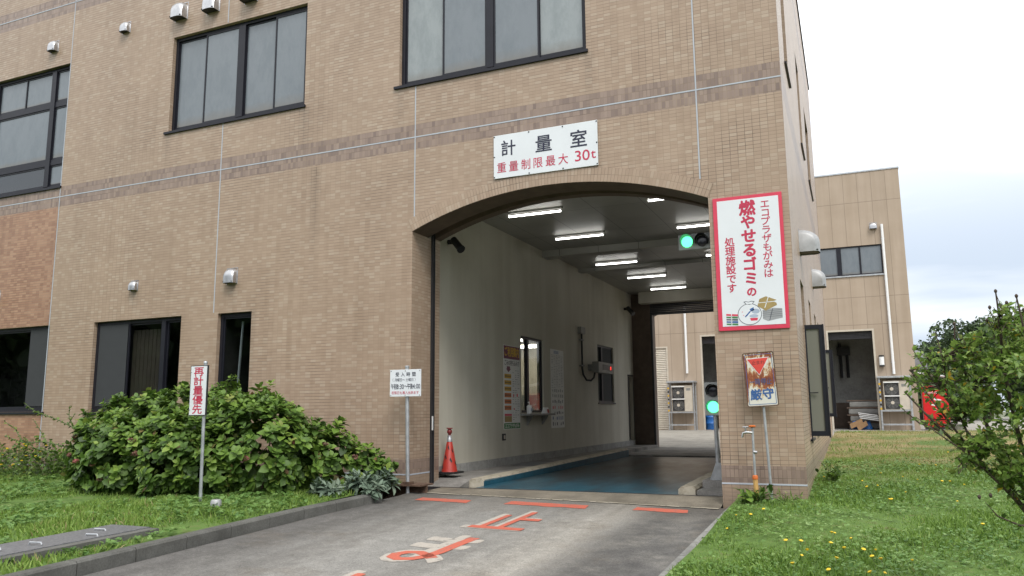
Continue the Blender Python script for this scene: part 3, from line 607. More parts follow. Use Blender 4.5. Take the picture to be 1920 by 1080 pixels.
# pale sealant joints
def joint(x0, x1, z0, z1): MB().box(x0, x1, -.0045, .002, z0, z1).build('expansion_joint', 'sealant', bld)
for xj, segs in ((-1.115, [(arch_z(-1.115) + RING + .03, 5.43), (5.45, ZT)]), (-5.575, [(4.13, 5.43), (5.45, 6.30)]), (-9.62, [(2.84, 5.43), (5.45, 6.34), (8.28, ZT)]), (-13.83, [(.2, 5.43), (5.45, ZT)])):
    for z0, z1 in segs: joint(xj - .009, xj + .009, z0, z1)
joint(XL, 0, 5.43, 5.45); joint(XL, 0, 9.65, 9.67)
MB().box(XQ, .004, -.0045, .0, .148, .168).build('expansion_joint', 'sealant', bld); MB().box(XL, XP, -.0045, .0, .148, .168).build('expansion_joint', 'sealant', bld)
MB().box(XP - .0, XP + .0045, -.0045, .60, .148, .168).build('expansion_joint', 'sealant', bld)
# side wall, a hair out of square with the front
def PS(u, d, z): return (-.0096 * u - d, u, z)
SW = [(1.5, 2.35, .66, 2.95), (3.9, 4.6, .66, 2.95), (6.1, 6.9, .66, 2.95), (7.75, 8.6, .66, 2.95), (1.15, 2.1, 6.12, 8.1), (5.3, 6.35, 6.2, 8.1), (8.4, 10.3, 6.3, 8.1)]
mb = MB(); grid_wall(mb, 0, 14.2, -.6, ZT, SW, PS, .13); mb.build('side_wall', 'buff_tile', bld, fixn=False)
mb = MB()
mb.face([(XL, 0, ZT), (0, 0, ZT), PS(14.2, 0, ZT), (XL, 14.2, ZT)])
mb.build('roof', 'concrete', bld, fixn=False)
MB().box(XL - .02, .03, -.03, .25, ZT + .002, ZT + .06).build('parapet_cap', 'frame_bronze', bld)
MB().prism([PS(.25, -.03, ZT + .002), PS(14.23, -.03, ZT + .002), PS(14.23, .25, ZT + .002), PS(.25, .25, ZT + .002)], (0, 0, .058)).build('parapet_cap', 'frame_bronze', bld)
for (a, b, c, e) in SW:
    f = MB(); t = .045
    for q in ((a, a + t, c, e), (b - t, b, c, e), (a + t, b - t, c, c + t), (a + t, b - t, e - t, e)):
        f.prism([PS(q[0], .05, q[2]), PS(q[1], .05, q[2]), PS(q[1], .05, q[3]), PS(q[0], .05, q[3])], (-.06, 0, 0))
    fo = f.build('side_window', 'frame_bronze', bld)
    op = e < 3 and a in (1.5, 7.75)
    MB().prism([PS(a + t, .09, c + t), PS(b - t, .09, c + t), PS(b - t, .09, e - t), PS(a + t, .09, e - t)], (-.012, 0, 0)).build('pane', 'clear_dark_glass', fo)
    MB().prism([PS(a - .03, -.035, c - .03), PS(b + .03, -.035, c - .03), PS(b + .03, .05, c - .03), PS(a - .03, .05, c - .03)], (0, 0, .028)).build('sill', 'frame_bronze', fo)
# two casements standing open
def sash(y, x0, w, z0, z1, skew):
    def q(a, d, z): return (x0 + a, y + a * skew + d, z)
    f = MB(); t = .045
    def bar(a0, a1, b0, b1): f.prism([q(a0, 0, b0), q(a1, 0, b0), q(a1, 0, b1), q(a0, 0, b1)], (.0, .05, 0))
    bar(0, .02, z0, z1); bar(w - t, w, z0, z1); bar(.02, w - t, z0, z0 + .07); bar(.02, w - t, z1 - .06, z1)
    f.box(x0 + w, x0 + w + .022, y + w * skew - .005, y + w * skew + .075, z0 - .02, z1 + .005)
    o = f.build('open_sash', 'frame_bronze', bld)
    mb = MB(); mb.prism([q(.02, .02, z0 + .07), q(w - t, .02, z0 + .07), q(w - t, .02, z1 - .06), q(.02, .02, z1 - .06)], (0, .008, 0)); mb.build('pane', 'sash_glass', o)
    mb = MB(); mb.box(x0 + .0, x0 + w * .55, y - .012, y + .0, z0 + .6, z0 + .615); mb.build('stay_arm', 'black_plastic', o)
    MB().box(x0 + .005, x0 + .02, y - .02, y + .02, z0 - .10, z0).build('hinge', 'black_plastic', o)
sash(1.62, -.005, .235, .70, 2.28, .12); sash(7.8, -.04, .2, .92, 2.34, .12)
# ---- windows of the front
def window(key, mulls, trans, panes, y=.075, sill=True):
    x0, x1, z0, z1 = WIN[key]; t = .06; f = MB()
    f.box(x0 + .002, x0 + t, y, y + .07, z0 + .002, z1 - .002).box(x1 - t, x1 - .002, y, y + .07, z0 + .002, z1 - .002)
    f.box(x0 + t, x1 - t, y, y + .07, z1 - t, z1 - .002).box(x0 + t, x1 - t, y, y + .07, z0 + .002, z0 + t)
    for (xm, w, dy) in mulls: f.box(xm - w / 2, xm + w / 2, y + dy, y + .066, z0 + t, z1 - t)
    for (a, b, zm, w) in trans: f.box(a, b, y + .006, y + .062, zm - w / 2, zm + w / 2)
    o = f.build('window', 'frame_bronze', bld)
    for (a, b, c, e, m, dy) in panes:
        s = MB(); st = .028      # the sliding sash round each pane, then its glass
        s.box(a, a + st, y + dy, y + dy + .03, c, e).box(b - st, b, y + dy, y + dy + .03, c, e).box(a + st, b - st, y + dy, y + dy + .03, c, c + st * 1.6).box(a + st, b - st, y + dy, y + dy + .03, e - st * 1.2, e)
        s.build('sash', 'frame_bronze', o)
        MB().box(a + st, b - st, y + dy + .012, y + dy + .02, c + st * 1.6, e - st * 1.2).build('pane', m, o)
    if sill: MB().box(x0 - .085, x1 + .03, -.035, y, z0 - .045, z0 - .002).build('sill', 'frame_bronze', o)
    return o
def lite(key, bounds, mats, dys, z=None):
    x0, x1, z0, z1 = WIN[key]; c, e = z or (z0 + .06, z1 - .06); return [(a, b, c, e, m, d) for (a, b), m, d in zip(bounds, mats, dys)]
window('A', [(-4.28, .12, -.01)], [], lite('A', [(-5.83, -5.07), (-5.13, -4.34), (-4.22, -3.45), (-3.47, -2.74)], ['pale_glass', 'frosted_glass', 'frosted_glass', 'pale_glass'], [.034, .004, .004, .034]))
window('B', [(-9.33, .15, -.01)], [], lite('B', [(-10.91, -10.15), (-10.21, -9.40), (-9.26, -8.52), (-8.56, -7.86)], ['frosted_glass'] * 4, [.034, .004, .034, .004]))
z0, z1 = WIN['C'][2:]
window('C', [(-14.39, .13, -.012), (-16.2, .13, -.012)], [(-17.5, -13.9, 7.50, .11), (-17.5, -13.9, 6.24, .11)],
       [(-16.13, -15.27, 7.555, z1 - .06, 'frosted_glass', .02), (-15.29, -14.46, 7.555, z1 - .06, 'frosted_glass', .026), (-14.32, -13.9, 7.555, z1 - .06, 'frosted_glass', .02),
        (-16.13, -14.46, 6.295, 7.445, 'frosted_glass', .02), (-14.32, -13.9, 6.295, 7.445, 'frosted_glass', .02), (-16.13, -14.46, z0 + .06, 6.185, 'clear_dark_glass', .02), (-14.32, -13.9, z0 + .06, 6.185, 'frosted_glass', .02),
        (-17.54, -16.27, z0 + .06, 6.185, 'clear_dark_glass', .02), (-17.54, -16.27, 6.295, 7.445, 'frosted_glass', .02), (-17.54, -16.27, 7.555, z1 - .06, 'frosted_glass', .02)])
wD = window('D', [(-10.86, .10, -.008)], [], lite('D', [(-12.52, -11.72), (-11.78, -10.92), (-10.80, -10.43)], ['clear_glass'] * 3, [.004, .034, .034]))
wE = window('E', [], [], lite('E', [(-9.46, -8.83)], ['clear_glass'], [.02]))
wF = window('F', [(-14.43, .06, .0), (-15.9, .1, 0)], [], lite('F', [(-14.46, -13.87), (-15.86, -14.40), (-17.14, -15.94)], ['clear_glass'] * 3, [.004, .034, .02]))
# insect screens, brown slats and the dark rooms behind the ground floor glass
MB().box(-12.49, -11.75, .068, .072, 1.25, 2.76).build('insect_screen', 'blind_grey', wD); MB().box(-14.44, -13.9, .068, .072, 1.27, 2.77).build('insect_screen', 'blind_grey', wF)
mb = MB(); [mb.box(-11.74 + i * .1, -11.65 + i * .1, .19, .20 + .006 * (i % 2), 1.22, 2.65) for i in range(7)]; mb.build('reflection_slats', 'reflection_brown', wD)  # added slats, coloured to imitate a brown reflection in the middle pane
MB().tube([(-9.30, .30, 1.2), (-9.22, .30, 2.7)], .022, 8).build('curtain_pole', 'galvanised', wE)
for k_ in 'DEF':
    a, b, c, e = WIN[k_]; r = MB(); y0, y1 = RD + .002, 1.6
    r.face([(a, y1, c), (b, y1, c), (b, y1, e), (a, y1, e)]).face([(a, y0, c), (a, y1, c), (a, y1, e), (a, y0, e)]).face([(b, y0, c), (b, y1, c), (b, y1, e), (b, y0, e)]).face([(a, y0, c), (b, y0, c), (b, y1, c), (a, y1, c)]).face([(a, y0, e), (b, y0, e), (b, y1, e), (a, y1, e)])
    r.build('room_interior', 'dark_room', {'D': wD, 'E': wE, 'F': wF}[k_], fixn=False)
# ---- the drive-through bay
ZC, XI, XR = 4.70, -5.75, -1.15
BW = [(4.66, 5.95, 1.06, 2.66), (9.95, 11.45, 1.31, 2.87), (12.95, 13.5, .16, 2.13)]
mb = MB(); grid_wall(mb, .72, 13.6, .0, ZC, BW, lambda u, d, z: (XI - d, u, z), .16); mb.build('bay_left_wall', 'plaster', bld, fixn=False)
mb = MB(); grid_wall(mb, .74, 13.6, -.1, ZC, [(4.0, 5.4, 1.1, 2.6)], lambda u, d, z: (XR + d + .13, u, z), .16); mb.build('bay_right_wall', 'plaster', bld, fixn=False)
MB().box(-.87, -.86, 3.95, 5.45, 1.05, 2.65).build('bay_window_blind', 'blind_grey', bld)
MB().box(XI + .002, XI + .022, .92, 13.55, .058, .205).build('bay_plinth', 'plinth_concrete', bld)
MB().box(XI - .2, XR + .3, .92, 13.62, ZC, ZC + .1).build('bay_ceiling', 'ceiling_board', bld)
MB().box(XI, XR + .13, 5.95, 6.3, ZC - .15, ZC - .002).build('ceiling_beam', 'ceiling_board', bld); MB().box(XI, XR + .13, 8.5, 8.75, ZC - .09, ZC - .002).build('ceiling_beam', 'ceiling_board', bld)
# rear wall of the bay: arched again, with a rolled shutter above
mb = MB(); x0, x1 = -5.16, -1.5
mb.box(XI, x0, 13.6, 14.0, -.2, ZC); mb.box(x1, XR + .13, 13.6, 14.0, -.2, ZC)
az = lambda x: arch_z(x, 4.6, -3.33, 4.42)
xs = L(x0, x1, 20)
for a, b in zip(xs, xs[1:]):
    mb.face([(a, 14.0, az(a)), (b, 14.0, az(b)), (b, 14.2, az(b)), (a, 14.2, az(a))]); mb.face([(a, 14.0, az(a)), (b, 14.0, az(b)), (b, 14.0, 5), (a, 14.0, 5)]); mb.face([(a, 14.2, az(a)), (b, 14.2, az(b)), (b, 14.2, 5), (a, 14.2, 5)])
mb.box(XI - .3, x0 + .0, 14.002, 14.2, -.3, 5.0); mb.box(x1, 0 - .14, 14.002, 14.2, -.3, 5.0)
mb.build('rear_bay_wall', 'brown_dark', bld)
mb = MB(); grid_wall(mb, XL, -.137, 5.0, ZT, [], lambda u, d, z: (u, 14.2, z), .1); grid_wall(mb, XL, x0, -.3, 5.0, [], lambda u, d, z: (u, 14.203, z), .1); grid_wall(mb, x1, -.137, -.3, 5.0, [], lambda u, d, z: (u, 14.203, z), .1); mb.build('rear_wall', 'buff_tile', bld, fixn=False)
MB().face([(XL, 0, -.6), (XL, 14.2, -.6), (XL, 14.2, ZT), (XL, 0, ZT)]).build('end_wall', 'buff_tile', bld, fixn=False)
mb = MB(); mb.box(x0 - .25, x1 + .25, 13.2, 13.595, 4.36, ZC - .005); mb.build('shutter_box', 'plaster', bld)
mb = MB()
for i in range(6): mb.box(x0 - .02, x1 + .02, 13.62 - .0, 13.66, 4.06 + i * .055, 4.108 + i * .055)
mb.box(x0 - .02, x1 + .02, 13.61, 13.67, 4.02, 4.055); mb.build('rolling_shutter', 'dark_steel', bld)
for xg in (x0 + .001, x1 - .061): MB().box(xg, xg + .06, 13.602, 13.70, -.02, 4.1).build('shutter_rail', 'dark_steel', bld)
for xg, s in ((XP, 1), (XQ, -1)):
    mb = MB(); mb.box(min(xg, xg + s * .035), max(xg, xg + s * .035), .605, .62, -.06, 4.35).box(min(xg, xg + s * .035), max(xg, xg + s * .035), .67, .685, -.06, 4.35).box(min(xg, xg + s * .008), max(xg, xg + s * .008), .62, .67, -.06, 4.35); r_ = mb.build('shutter_rail', 'dark_steel', bld)
MB().box(XP + .036, XP + .045, .60, .63, .80, 1.02).build('latch_plate', 'white_paint', bld)
# bay windows: service hatch, second window, doorway
def bay_window(h, mull, glass, sill):
    a, b, c, e = h; f = MB(); t = .05; X = XI - .10
    f.box(X, X + .06, a + .002, a + t, c, e).box(X, X + .06, b - t, b - .002, c, e).box(X, X + .06, a + t, b - t, c + .002, c + t).box(X, X + .06, a + t, b - t, e - t, e - .002).box(X - .005, X + .066, mull - .05, mull + .05, c + t, e - t)
    o = f.build('bay_window', 'frame_bronze', bld)
    MB().box(X + .02, X + .03, a + t, mull - .05, c + t, e - t).build('pane', glass[0], o); MB().box(X + .035, X + .045, mull + .05, b - t, c + t, e - t).build('pane', glass[1], o)
    if sill: MB().box(XI - .05, XI + .03, a - .04, b + .04, c - .04, c - .002).build('sill', 'frame_bronze', o)
    return o
wH = bay_window(BW[0], 5.12, ('hatch_glass', 'hatch_glass'), False); bay_window(BW[1], 10.45, ('clear_dark_glass', 'blind_grey'), True)
# the lit office seen through the hatch
r = MB(); X0, X1, Y0_, Y1_, Z0_, Z1_ = -9.4, XI - .162, 3.6, 8.9, .3, 2.75
for q in ([(X0, Y1_, Z0_), (X1, Y1_, Z0_), (X1, Y1_, Z1_), (X0, Y1_, Z1_)], [(X0, Y0_, Z0_), (X0, Y1_, Z0_), (X0, Y1_, Z1_), (X0, Y0_, Z1_)], [(X0, Y0_, Z0_), (X1, Y0_, Z0_), (X1, Y0_, Z1_), (X0, Y0_, Z1_)], [(X0, Y0_, Z0_), (X1, Y0_, Z0_), (X1, Y1_, Z0_), (X0, Y1_, Z0_)], [(X0, Y0_, Z1_), (X1, Y0_, Z1_), (X1, Y1_, Z1_), (X0, Y1_, Z1_)]): r.face(q)
grid_wall(r, Y0_, Y1_, Z0_, Z1_, [BW[0]], lambda u, d, z: (X1 - d * .001, u, z), .0)
r.build('office_interior', 'office_wall', wH, fixn=False)
for yy in (6.0, 7.9): MB().box(-7.7, -6.4, yy, yy + .3, Z1_ - .06, Z1_ - .01).build('office_lamp', 'office_tube', wH)
mb = MB(); mb.box(-7.5, -6.1, 6.4, 7.0, 1.0, 1.04).box(-7.3, -6.8, 8.3, 8.85, .3, 1.5); mb.build('office_counter', 'grey_plastic', wH)
MB().box(-7.03, -6.83, 8.86, 8.885, 1.55, 1.95).build('office_notice', 'white_paint', wH); MB().box(-6.75, -6.4, 8.86, 8.885, .9, 1.6).build('office_notice', 'pale_beige', wH)
MB().box(XI - .14, XI - .11, 12.95, 13.5, .16, 2.13).build('bay_door', 'grey_plastic', bld)
mb = MB(); mb.box(XI - .02, XI + .012, 12.91, 12.948, .16, 2.17).box(XI - .02, XI + .012, 13.502, 13.54, .16, 2.17).box(XI - .02, XI + .012, 12.948, 13.502, 2.132, 2.17); mb.build('door_frame', 'dark_steel', bld)

# ================================================================== WEIGHBRIDGE
wbr = thing('weighbridge', 'long worn blue weighbridge deck sunk between raised kerbs inside the bay', 'weighbridge', (-3.2, 5, -.06))
MB().box(-4.78, -1.70, .51, 9.35, -.115, -.055).build('deck', 'deck_paint', wbr)
def wkerb(x0, x1, y0, name, zf, skin):
    mb = MB(); ys = L(y0, 9.3, 10)
    for a, b in zip(ys, ys[1:]):
        za, zb_ = zf(a), zf(b); c = .035
        A = [(x0, a, -.1), (x0, a, za - c), (x0 + c, a, za), (x1 - c, a, za), (x1, a, za - c), (x1, a, -.1)]; B = [(p[0], b, p[2] + (zb_ - za if i in (1, 2, 3, 4) else 0)) for i, p in enumerate(A)]
        for i in range(5): mb.face([A[i], A[i + 1], B[i + 1], B[i]], 1 if i == skin else 0)
        if a == ys[0]: mb.face(A)
        if b == ys[-1]: mb.face(B)
    mb.build('kerb', ['kerb_cream', 'kerb_blue'], wbr)
wkerb(-5.045, -4.79, .86, 'kerb', lambda y: .05 + .011 * (y - .8), 4); wkerb(-1.70, -1.47, .56, 'kerb', lambda y: .045 + .014 * (y - .5), 0)
MB().box(-4.83, -4.792, .9, 9.3, -.054, .03).build('edge_angle', 'kerb_blue', wbr)
mb = MB(); mb.box(-5.62, -5.15, 3.8, 4.9, .06, .066); mb.build('hatch_cover', 'checker_plate', wbr)
# brown steel beam under the left pillar
ib = thing('steel_beam', 'short brown rusty steel beam lying at the foot of the left pillar', 'beam', (-5.55, -.35, -.12))
mb = MB(); mb.box(-5.87, -5.20, -.36, -.005, .025, .047).box(-5.87, -5.20, -.20, -.17, -.14, .025).box(-5.87, -5.20, -.36, -.005, -.165, -.14); mb.build('beam_section', 'rust_brown', ib)
MB().box(-5.52, -5.40, -.35, -.23, .047, .085).build('post_socket', 'rust_brown', ib)

# ================================================================== REAR BUILDING
YA, AXR = 29.0, 3.0
ann = thing('rear_building', 'plain beige panelled building with a flat roof standing behind the lawn', 'building', (-5, 36, .14))
AH = [(-.55, 1.39, .14, 4.65), (-6.37, -4.4, .14, 4.72), (-10.4, -8.10, .14, 4.22), (-1.0, 2.05, 7.22, 8.6)]
mb = MB(); grid_wall(mb, -34, AXR, -.2, 12.1, AH, lambda u, d, z: (u, YA + d, z), .18); mb.build('front_wall', 'cladding', ann, fixn=False)
MB().face([(AXR, YA, -.2), (AXR, YA + 16, -.2), (AXR, YA + 16, 12.1), (AXR, YA, 12.1)]).build('side_wall', 'cladding', ann, fixn=False)
mb = MB(); mb.box(-34.03, AXR + .03, YA - .03, YA + 16, 12.1, 12.16); mb.build('roof', 'galvanised', ann)
for (a, b, c, e), nm in ((AH[0], 'doorway'), (AH[1], 'doorway'), (AH[2], 'doorway')):
    mb = MB(); mb.box(a - .05, a + .03, YA - .012, YA + .1, c, e + .05).box(b - .03, b + .05, YA - .012, YA + .1, c, e + .05).box(a + .03, b - .03, YA - .012, YA + .1, e - .03, e + .05); d_ = mb.build(nm, 'pale_beige', ann)
    if nm == 'doorway' and a != -10.4:
        r = MB(); y0, y1 = YA + .18, YA + 3.0; w = 1.2
        r.face([(a - w, y1, c), (b + w, y1, c), (b + w, y1, e), (a - w, y1, e)]).face([(a - w, y0, c), (a - w, y1, c), (a - w, y1, e), (a - w, y0, e)]).face([(b + w, y0, c), (b + w, y1, c), (b + w, y1, e), (b + w, y0, e)]).face([(a - w, y0, c + .01), (b + w, y0, c + .01), (b + w, y1, c + .01), (a - w, y1, c + .01)]).face([(a - w, y0, e), (b + w, y0, e), (b + w, y1, e), (a - w, y1, e)])
        r.face([(a - w, y0, c), (a, y0, c), (a, y0, e), (a - w, y0, e)]).face([(b + w, y0, c), (b, y0, c), (b, y0, e), (b + w, y0, e)])
        r.build('room_interior', 'plinth_concrete', d_, fixn=False)
        MB().box(a - 1, b + 1, y1 - .03, y1 - .01, c + .02, c + 1.25).build('dado', 'brown_dark', d_)
        mb = MB(); mb.box(a + .02, b - .02, YA + .2, YA + .26, e - .38, e - .02); [mb.box(a + .02, b - .02, YA + .185, YA + .2, e - .36 + i * .07, e - .31 + i * .07) for i in range(5)]; mb.build('rolled_door', 'dark_steel', d_)
        mb = MB(); mb.tube([(a + .45, y1 - .2, 4.3), (a + .45, y1 - .2, 2.6)], .07, 8).tube([(a + .75, y1 - .2, 4.0), (a + .75, y1 - .2, 2.6)], .07, 8).box(a + .3, a + .9, y1 - .3, y1 - .05, 3.7, 4.1); mb.build('pipework', 'black_plastic', d_)
mb = MB(); a, b, c, e = AH[2]
i = 0
while c + i * .09 < e: mb.prism([(a + .03, YA + .05, c + i * .09), (a + .03, YA + .02, c + i * .09 + .045), (a + .03, YA + .05, c + i * .09 + .088), (a + .03, YA + .09, c + i * .09 + .045)], (b - a - .06, 0, 0)); i += 1
mb.build('roller_shutter', 'pale_beige', ann)
a, b, c, e = AH[3]; f = MB(); t = .06; y = YA + .05
f.box(a, a + t, y, y + .08, c, e).box(b - t, b, y, y + .08, c, e).box(a + t, b - t, y, y + .08, c, c + t).box(a + t, b - t, y, y + .08, e - t, e).box(.10, .30, y - .01, y + .07, c + t, e - t).box(1.06, 1.14, y - .005, y + .07, c + t, e - t)
w_ = f.build('window', 'frame_bronze', ann); MB().box(a + t, b - t, y + .03, y + .04, c + t, e - t).build('pane', 'frosted_glass', w_); MB().box(a - .05, b + .05, YA - .05, y, c - .07, c - .002).build('sill', 'galvanised', w_)
def downpipe(x, z0, z1):
    mb = MB(); mb.tube([(x, YA - .09, z0), (x, YA - .09, z1)], .058, 10); o = mb.build('downpipe', 'white_paint', ann, smooth=True)
    z = z0 + .5
    while z < z1: MB().box(x - .08, x + .08, YA - .04, YA - .001, z, z + .04).build('pipe_clip', 'galvanised', o); z += 1.9
downpipe(2.12, 2.62, 9.5); downpipe(-7.1, 2.9, 11.0)
# ================================================================== SIGNS
S2 = lambda o, name, mat, parent, x, z, r, y: MB().lathe((x, y, z), [(r, 0), (r, -.004), (r * .6, -.008)], 8, axis='y').build(name, mat, parent)
# big name board over the arch
sg = thing('name_board', 'long white board with dark and red characters bolted to the tiles above the arch', 'sign', (-3.355, 0, 4.56))
sx0, sx1, sz0, sz1 = -4.18, -2.535, 4.555, 5.232
MB().box(sx0, sx1, -.026, -.008, sz0, sz1).build('panel', 'sign_white', sg, bevel=.003)
for c_ in [('計', .245, .455, .245, .245), ('量', .815, .44, .265, .265), ('室', 1.36, .43, .265, .265)]: letters('character', [c_], 'text_navy', sg, (sx0, -.0285, sz0), (1, 0, 0), (0, 0, 1), bold=.011)
red = [(c, .132 + i * .197, .16, .155, .165) for i, c in enumerate('重量制限最大')] + [('3', 1.345, .178, .24, .215), ('0', 1.468, .178, .24, .215), ('t', 1.578, .185, .21, .19)]
for c_ in red: letters('red_character', [c_], 'text_red', sg, (sx0, -.0285, sz0), (1, 0, 0), (0, 0, 1), bold=.004)
for fx_ in (.012, .35, .68, .99):
    for zz in (sz0 + .02, sz1 - .02): S2(0, 'screw', 'text_black', sg, sx0 + .012 + (sx1 - sx0 - .024) * (fx_ if fx_ > .05 and fx_ < .95 else round(fx_)), zz, .011, -.026)
for x in (sx0 + .012, sx1 - .012): S2(0, 'screw', 'text_black', sg, x, (sz0 + sz1) / 2, .011, -.026)
# red bordered banner on the right pillar
bn = thing('notice_board', 'tall white board with a red border and vertical red characters on the right pillar', 'sign', (-.52, 0, 2.09))
bx0, bx1, bz0, bz1 = -.962, -.083, 2.09, 3.865
MB().box(bx0, bx1, -.022, -.008, bz0, bz1).build('border', 'sign_red', bn, bevel=.003)
MB().box(bx0 + .055, bx1 - .045, -.0245, -.02205, bz0 + .055, bz1 - .045).build('panel', 'sign_white', bn)
org = (bx0, -.0262, bz0)
letters('small_lettering', column('エコプラザもがみは', .665, 1.69, .66, .118, .118), 'text_red', bn, org, (1, 0, 0), (0, 0, 1), bold=.012)
letters('large_lettering', [(c, .44, 1.60 - i * .187 + (-.0 if i < 6 else .012), s, s) for i, (c, s) in enumerate(zip('燃やせるゴミの', (.20, .185, .185, .185, .175, .175, .125)))], 'text_red', bn, org, (1, 0, 0), (0, 0, 1), bold=.038)
letters('side_lettering', column('処理施設です', .195, 1.225, .49, .125, .122), 'text_red', bn, org, (1, 0, 0), (0, 0, 1), bold=.018)
def flat(name, mat, polys, y, parent):      # printed shapes: flat on the board
    mb = MB()
    for p in polys: mb.face([(bx0 + a, y, bz0 + b) for a, b in p])
    return mb.build(name, mat, parent, fixn=False)
simple('print_outline', (0.10, 0.11, 0.13), .5); simple('print_grey', (0.30, 0.31, 0.32), .5); simple('print_brown', (0.33, 0.24, 0.09), .5); simple('print_green', (0.05, 0.2, 0.06), .5); simple('print_blue', (0.04, 0.11, 0.3), .5); simple('print_pale', (0.36, 0.42, 0.52), .5)
simple('print_orange', (0.55, 0.16, 0.03), .5); simple('print_yellow', (0.6, 0.36, 0.03), .5); simple('print_purple', (0.17, 0.035, 0.075), .5); simple('paper', (0.74, 0.74, 0.72), .6, var=.04)
ell = lambda cx, cz, a, b, n=28, t0=0, t1=360: [(cx + a * math.cos(R(t0 + (t1 - t0) * i / n)), cz + b * math.sin(R(t0 + (t1 - t0) * i / n))) for i in range(n + (t1 - t0 < 360))]
bk = flat('printed_bundle', 'print_grey', [[(.56, .13), (.62, .10), (.80, .135), (.80, .255), (.70, .265), (.56, .245)]], -.0251, bn)
flat('printed_lines', 'print_outline', [[(.56, z), (.80, z + .012), (.80, z + .016), (.56, z + .004)] for z in (.15, .175, .2, .225)] + [[(.635, .105), (.645, .105), (.69, .26), (.68, .26)]], -.0254, bn)
flat('printed_cardboard', 'print_brown', [[(.50, .30), (.60, .235), (.74, .30), (.735, .33), (.69, .35), (.74, .365), (.61, .42), (.53, .39)]], -.0256, bn); flat('printed_string', 'sign_white', [[(.51, .335), (.72, .345), (.72, .353), (.51, .343)], [(.585, .27), (.595, .27), (.645, .41), (.635, .41)]], -.0259, bn)
for i, (mt, z) in enumerate((('print_green', .075), ('print_blue', .105), ('print_outline', .135), ('print_green', .165), ('sign_red', .195))): flat('printed_book', mt, [[(.105, z), (.25, z - .012), (.25, z + .012), (.105, z + .025)]], -.0256, bn)
flat('printed_string', 'sign_white', [[(.165, .065), (.175, .063), (.175, .225), (.165, .225)]] + [[(.105, z + .002), (.185, z - .005), (.185, z + .002), (.105, z + .01)] for z in (.093, .123, .153, .183)], -.0260, bn)
flat('printed_bag', 'print_outline', [ell(.40, .20, .15, .14), [(.36, .33), (.33, .365), (.36, .37), (.39, .362), (.43, .372), (.47, .365), (.44, .33)]], -.0262, bn)
flat('printed_bag_fill', 'sign_white', [ell(.40, .20, .142, .132), [(.372, .325), (.345, .359), (.362, .362), (.39, .354), (.43, .363), (.455, .358), (.428, .325)]], -.0265, bn)
flat('printed_litter', 'print_blue', [[(.40, .265), (.45, .29), (.46, .25), (.42, .235)], [(.40, .24), (.43, .25), (.36, .17), (.345, .18)], [(.335, .17), (.35, .16), (.36, .19)]], -.0268, bn)
flat('printed_litter', 'print_pale', [ell(.475, .235, .05, .032), ell(.45, .175, .055, .022)], -.0268, bn); flat('printed_litter', 'sign_red', [[(.40, .15), (.50, .15), (.49, .115), (.41, .115)], [(.30, .235), (.315, .24), (.312, .225)], [(.315, .19), (.33, .195), (.327, .18)]], -.0268, bn)
# rusted stop sign
rs = thing('stop_sign', 'rust eaten sign with a red triangle on a thin grey pole, against the right pillar', 'sign', (-.44, -.14, -.06))
def RSP(x, z): return Vector((-.462 + x, -.155, 1.455 + z))
tl = R(3.0); ux = Vector((math.cos(tl), 0, math.sin(tl))); uz = Vector((-math.sin(tl), 0, math.cos(tl))); oc = Vector((-.462, -.165, 1.452))
MB().tube([(-.405, -.135, -.12), (-.445, -.138, 1.12), (-.465, -.14, 1.80)], .017, 10).build('pole', 'galvanised', rs, smooth=True)
W2, H2 = .190, .338
def rrect(w, h, r, n=5): return [(sx * (w - r) + r * math.cos(R(a)), sz * (h - r) + r * math.sin(R(a))) for sx, sz, a0_ in ((1, 1, 0), (-1, 1, 90), (-1, -1, 180), (1, -1, 270)) for a in [a0_ + 90 * i / n for i in range(n + 1)]]
P3 = lambda a, b, d=0.0: tuple(oc + ux * a + uz * b + Vector((0, -d, 0)))
plate = MB().prism([P3(a, b, .0) for a, b in rrect(W2, H2, .025)], (0, .012, 0)); po = plate.build('plate', 'rusted_enamel', rs)
mb = MB(); rim = rrect(W2, H2, .025); inn = rrect(W2 - .012, H2 - .012, .018)
for i in range(len(rim)): j = (i + 1) % len(rim); mb.face([P3(*rim[i], .004), P3(*rim[j], .004), P3(*inn[j], .004), P3(*inn[i], .004)]).face([P3(*rim[i], .004), P3(*rim[j], .004), P3(*rim[j], -.012), P3(*rim[i], -.012)])
mb.build('rim', 'rust_brown', rs, fixn=False)
mb = MB(); o1 = rrect(W2 - .026, H2 - .026, .01); i1 = rrect(W2 - .032, H2 - .032, .008)
for i in range(len(o1)): j = (i + 1) % len(o1); mb.face([P3(*o1[i], .0016), P3(*o1[j], .0016), P3(*i1[j], .0016), P3(*i1[i], .0016)])
mb.build('blue_line', 'print_blue', rs, fixn=False)
MB().face([P3(-.148, .262, .0018), P3(.13, .27, .0018), P3(-.005, .048, .0018)]).build('triangle_edge', 'sign_white', rs, fixn=False)
simple('sign_vermilion', (0.62, 0.06, 0.045), .5, var=.08); simple('faded_blue', (0.06, 0.085, 0.2), .6, var=.3, scale=20); simple('faint_black', (0.16, 0.03, 0.025), .6)
MB().face([P3(-.137, .256, .0028), P3(.121, .263, .0028), P3(-.005, .058, .0028)]).build('triangle', 'sign_vermilion', rs, fixn=False)
letters('worn_lettering', row('止まれ', -.085, .075, .208, .052, .052), 'faint_black', rs, oc, ux, uz, bold=.005, lift=.0034)
letters('faded_lettering', row('一時停止', -.135, .135, -.032, .064, .085), 'faded_blue', rs, oc, ux, uz, bold=.01, lift=.0022)
letters('blue_lettering', [('厳', -.072, -.19, .135, .135), ('守', .075, -.185, .135, .135)], 'text_navy' if False else 'print_blue', rs, oc, ux, uz, bold=.03, lift=.0022)
